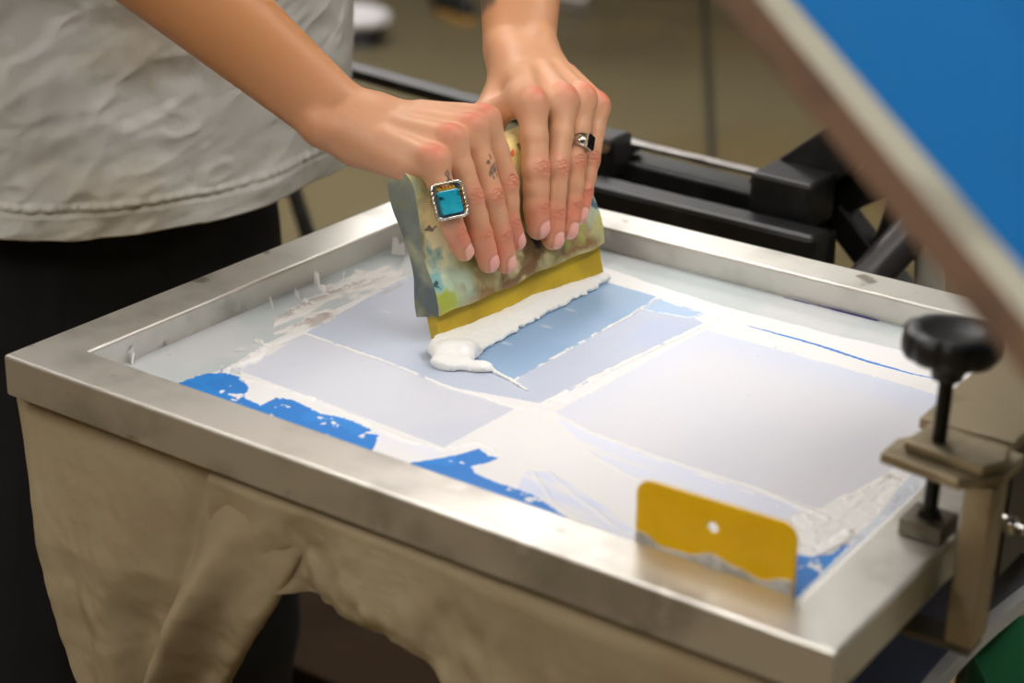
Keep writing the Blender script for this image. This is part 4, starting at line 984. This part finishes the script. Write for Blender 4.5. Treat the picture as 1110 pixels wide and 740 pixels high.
# ================================================================ THINGS ON THE FLOOR FAR BEHIND
def floor_px(u, v): return atz(u, v, FL)
p = floor_px(388,46)
o = MB(); n = 40; V = []
for i in range(n):
    a = 2*math.pi*i/n
    for k in range(14):
        b = 2*math.pi*k/14; r_ = .062+.024*math.cos(b); V.append((p[0]+r_*math.cos(a)*1.25, p[1]+r_*math.sin(a)*1.25, p[2]+.085+.024*math.sin(b)))
o.add(V, [(i*14+k, i*14+(k+1) % 14, ((i+1) % n)*14+(k+1) % 14, ((i+1) % n)*14+k) for i in range(n) for k in range(14)], True)
tag(o.build('rag_coil', M['white'], base=p), 'blurred white coiled rag lying on a dark block on the floor', 'rag')
o = MB().tube([(p[0], p[1], p[2]+.001), (p[0], p[1], p[2]+.058)], [.085,.080], 32).build('floor_weight', M['black_plastic'], base=p, bevel=.004); tag(o, 'low round dark block on the floor under the white coiled rag', 'block')
def shoe(u, v, ang, up_m, sole_m, label, sc=1.0):
    p = floor_px(u, v); t = empty('shoe', p, label, 'shoe'); d = np.array([math.cos(ang), math.sin(ang), 0]); w = np.array([-d[1], d[0], 0])
    vv = Vol(p-.2, p+.2, .006)
    cone(vv, p+ez*.05-d*.07*sc, p+ez*.045+d*.10*sc, .042*sc, .034*sc, k=.02); cone(vv, p+ez*.06-d*.06*sc, p+ez*.10-d*.07*sc, .040*sc, .036*sc, k=.02); ell(vv, p+ez*.12-d*.07*sc, [d, w, ez], (.036*sc,.028*sc,.035), k=.006, sub=True)
    V, F = nets(vv); V[:, 2] = np.maximum(V[:, 2], p[2]+.018); npmesh('upper', V, F, up_m, t)
    mb = MB(); prf = []
    for i in range(28): a = 2*math.pi*i/28; prf.append(((.122*sc)*math.cos(a)+.015, .044*sc*math.sin(a)*(1+.15*math.cos(a))))
    mb.prism(prf, p+ez*.0005, d, w, ez, .022); mb.build('sole', sole_m, t, bevel=.003)
shoe(490,18,-.4,M['black_plastic'],M['tan'],'blurred black shoe with a tan sole on the floor, top centre')
shoe(613,-6,2.9,M['dark_blue'],M['white'],'blurred dark blue shoe with white sole, right of the far wrist')
# ================================================================ LIGHT, CAMERA
def area(loc, tgt, sx, sy, pw, col, name):
    l = bpy.data.lights.new(name, 'AREA'); l.shape = 'RECTANGLE'; l.size = sx; l.size_y = sy; l.energy = pw; l.color = col
    o = bpy.data.objects.new(name, l); C.objects.link(o); o.location = (loc[0], loc[1], loc[2]+Z0); d = Vector(tgt)-Vector(loc); o.rotation_euler = d.to_track_quat('-Z', 'Y').to_euler(); return o
wo = bpy.data.worlds.new('World'); bpy.context.scene.world = wo; wo.use_nodes = True; wo.node_tree.nodes['Background'].inputs[0].default_value = (.9,.86,.78,1); wo.node_tree.nodes['Background'].inputs[1].default_value = .3
cam = bpy.data.cameras.new('Camera'); co = bpy.data.objects.new('Camera', cam); C.objects.link(co)
cam.sensor_fit = 'HORIZONTAL'; cam.sensor_width = 36; cam.lens = FPX/1110*36; cam.clip_start = .05
Mx = Matrix(((RT[0], UP[0], -VW[0], CAM[0]), (RT[1], UP[1], -VW[1], CAM[1]), (RT[2], UP[2], -VW[2], CAM[2]+Z0), (0, 0, 0, 1))); co.matrix_world = Mx
cam.dof.use_dof = True; cam.dof.focus_distance = 1.30; cam.dof.aperture_fstop = 4.6
sc = bpy.context.scene; sc.camera = co
sc.view_settings.view_transform = 'Standard'; sc.view_settings.look = 'None'; sc.view_settings.gamma = 1; sc.view_settings.exposure = 0.0; sc.view_settings.use_curve_mapping = False
sc.cycles.use_denoising = True; sc.cycles.max_bounces = 6; sc.cycles.diffuse_bounces = 3; sc.cycles.glossy_bounces = 3; sc.cycles.caustics_reflective = False; sc.cycles.caustics_refractive = False; sc.cycles.sample_clamp_indirect = 4
for o in list(bpy.data.objects):
    if '_b' in o: del o['_b']
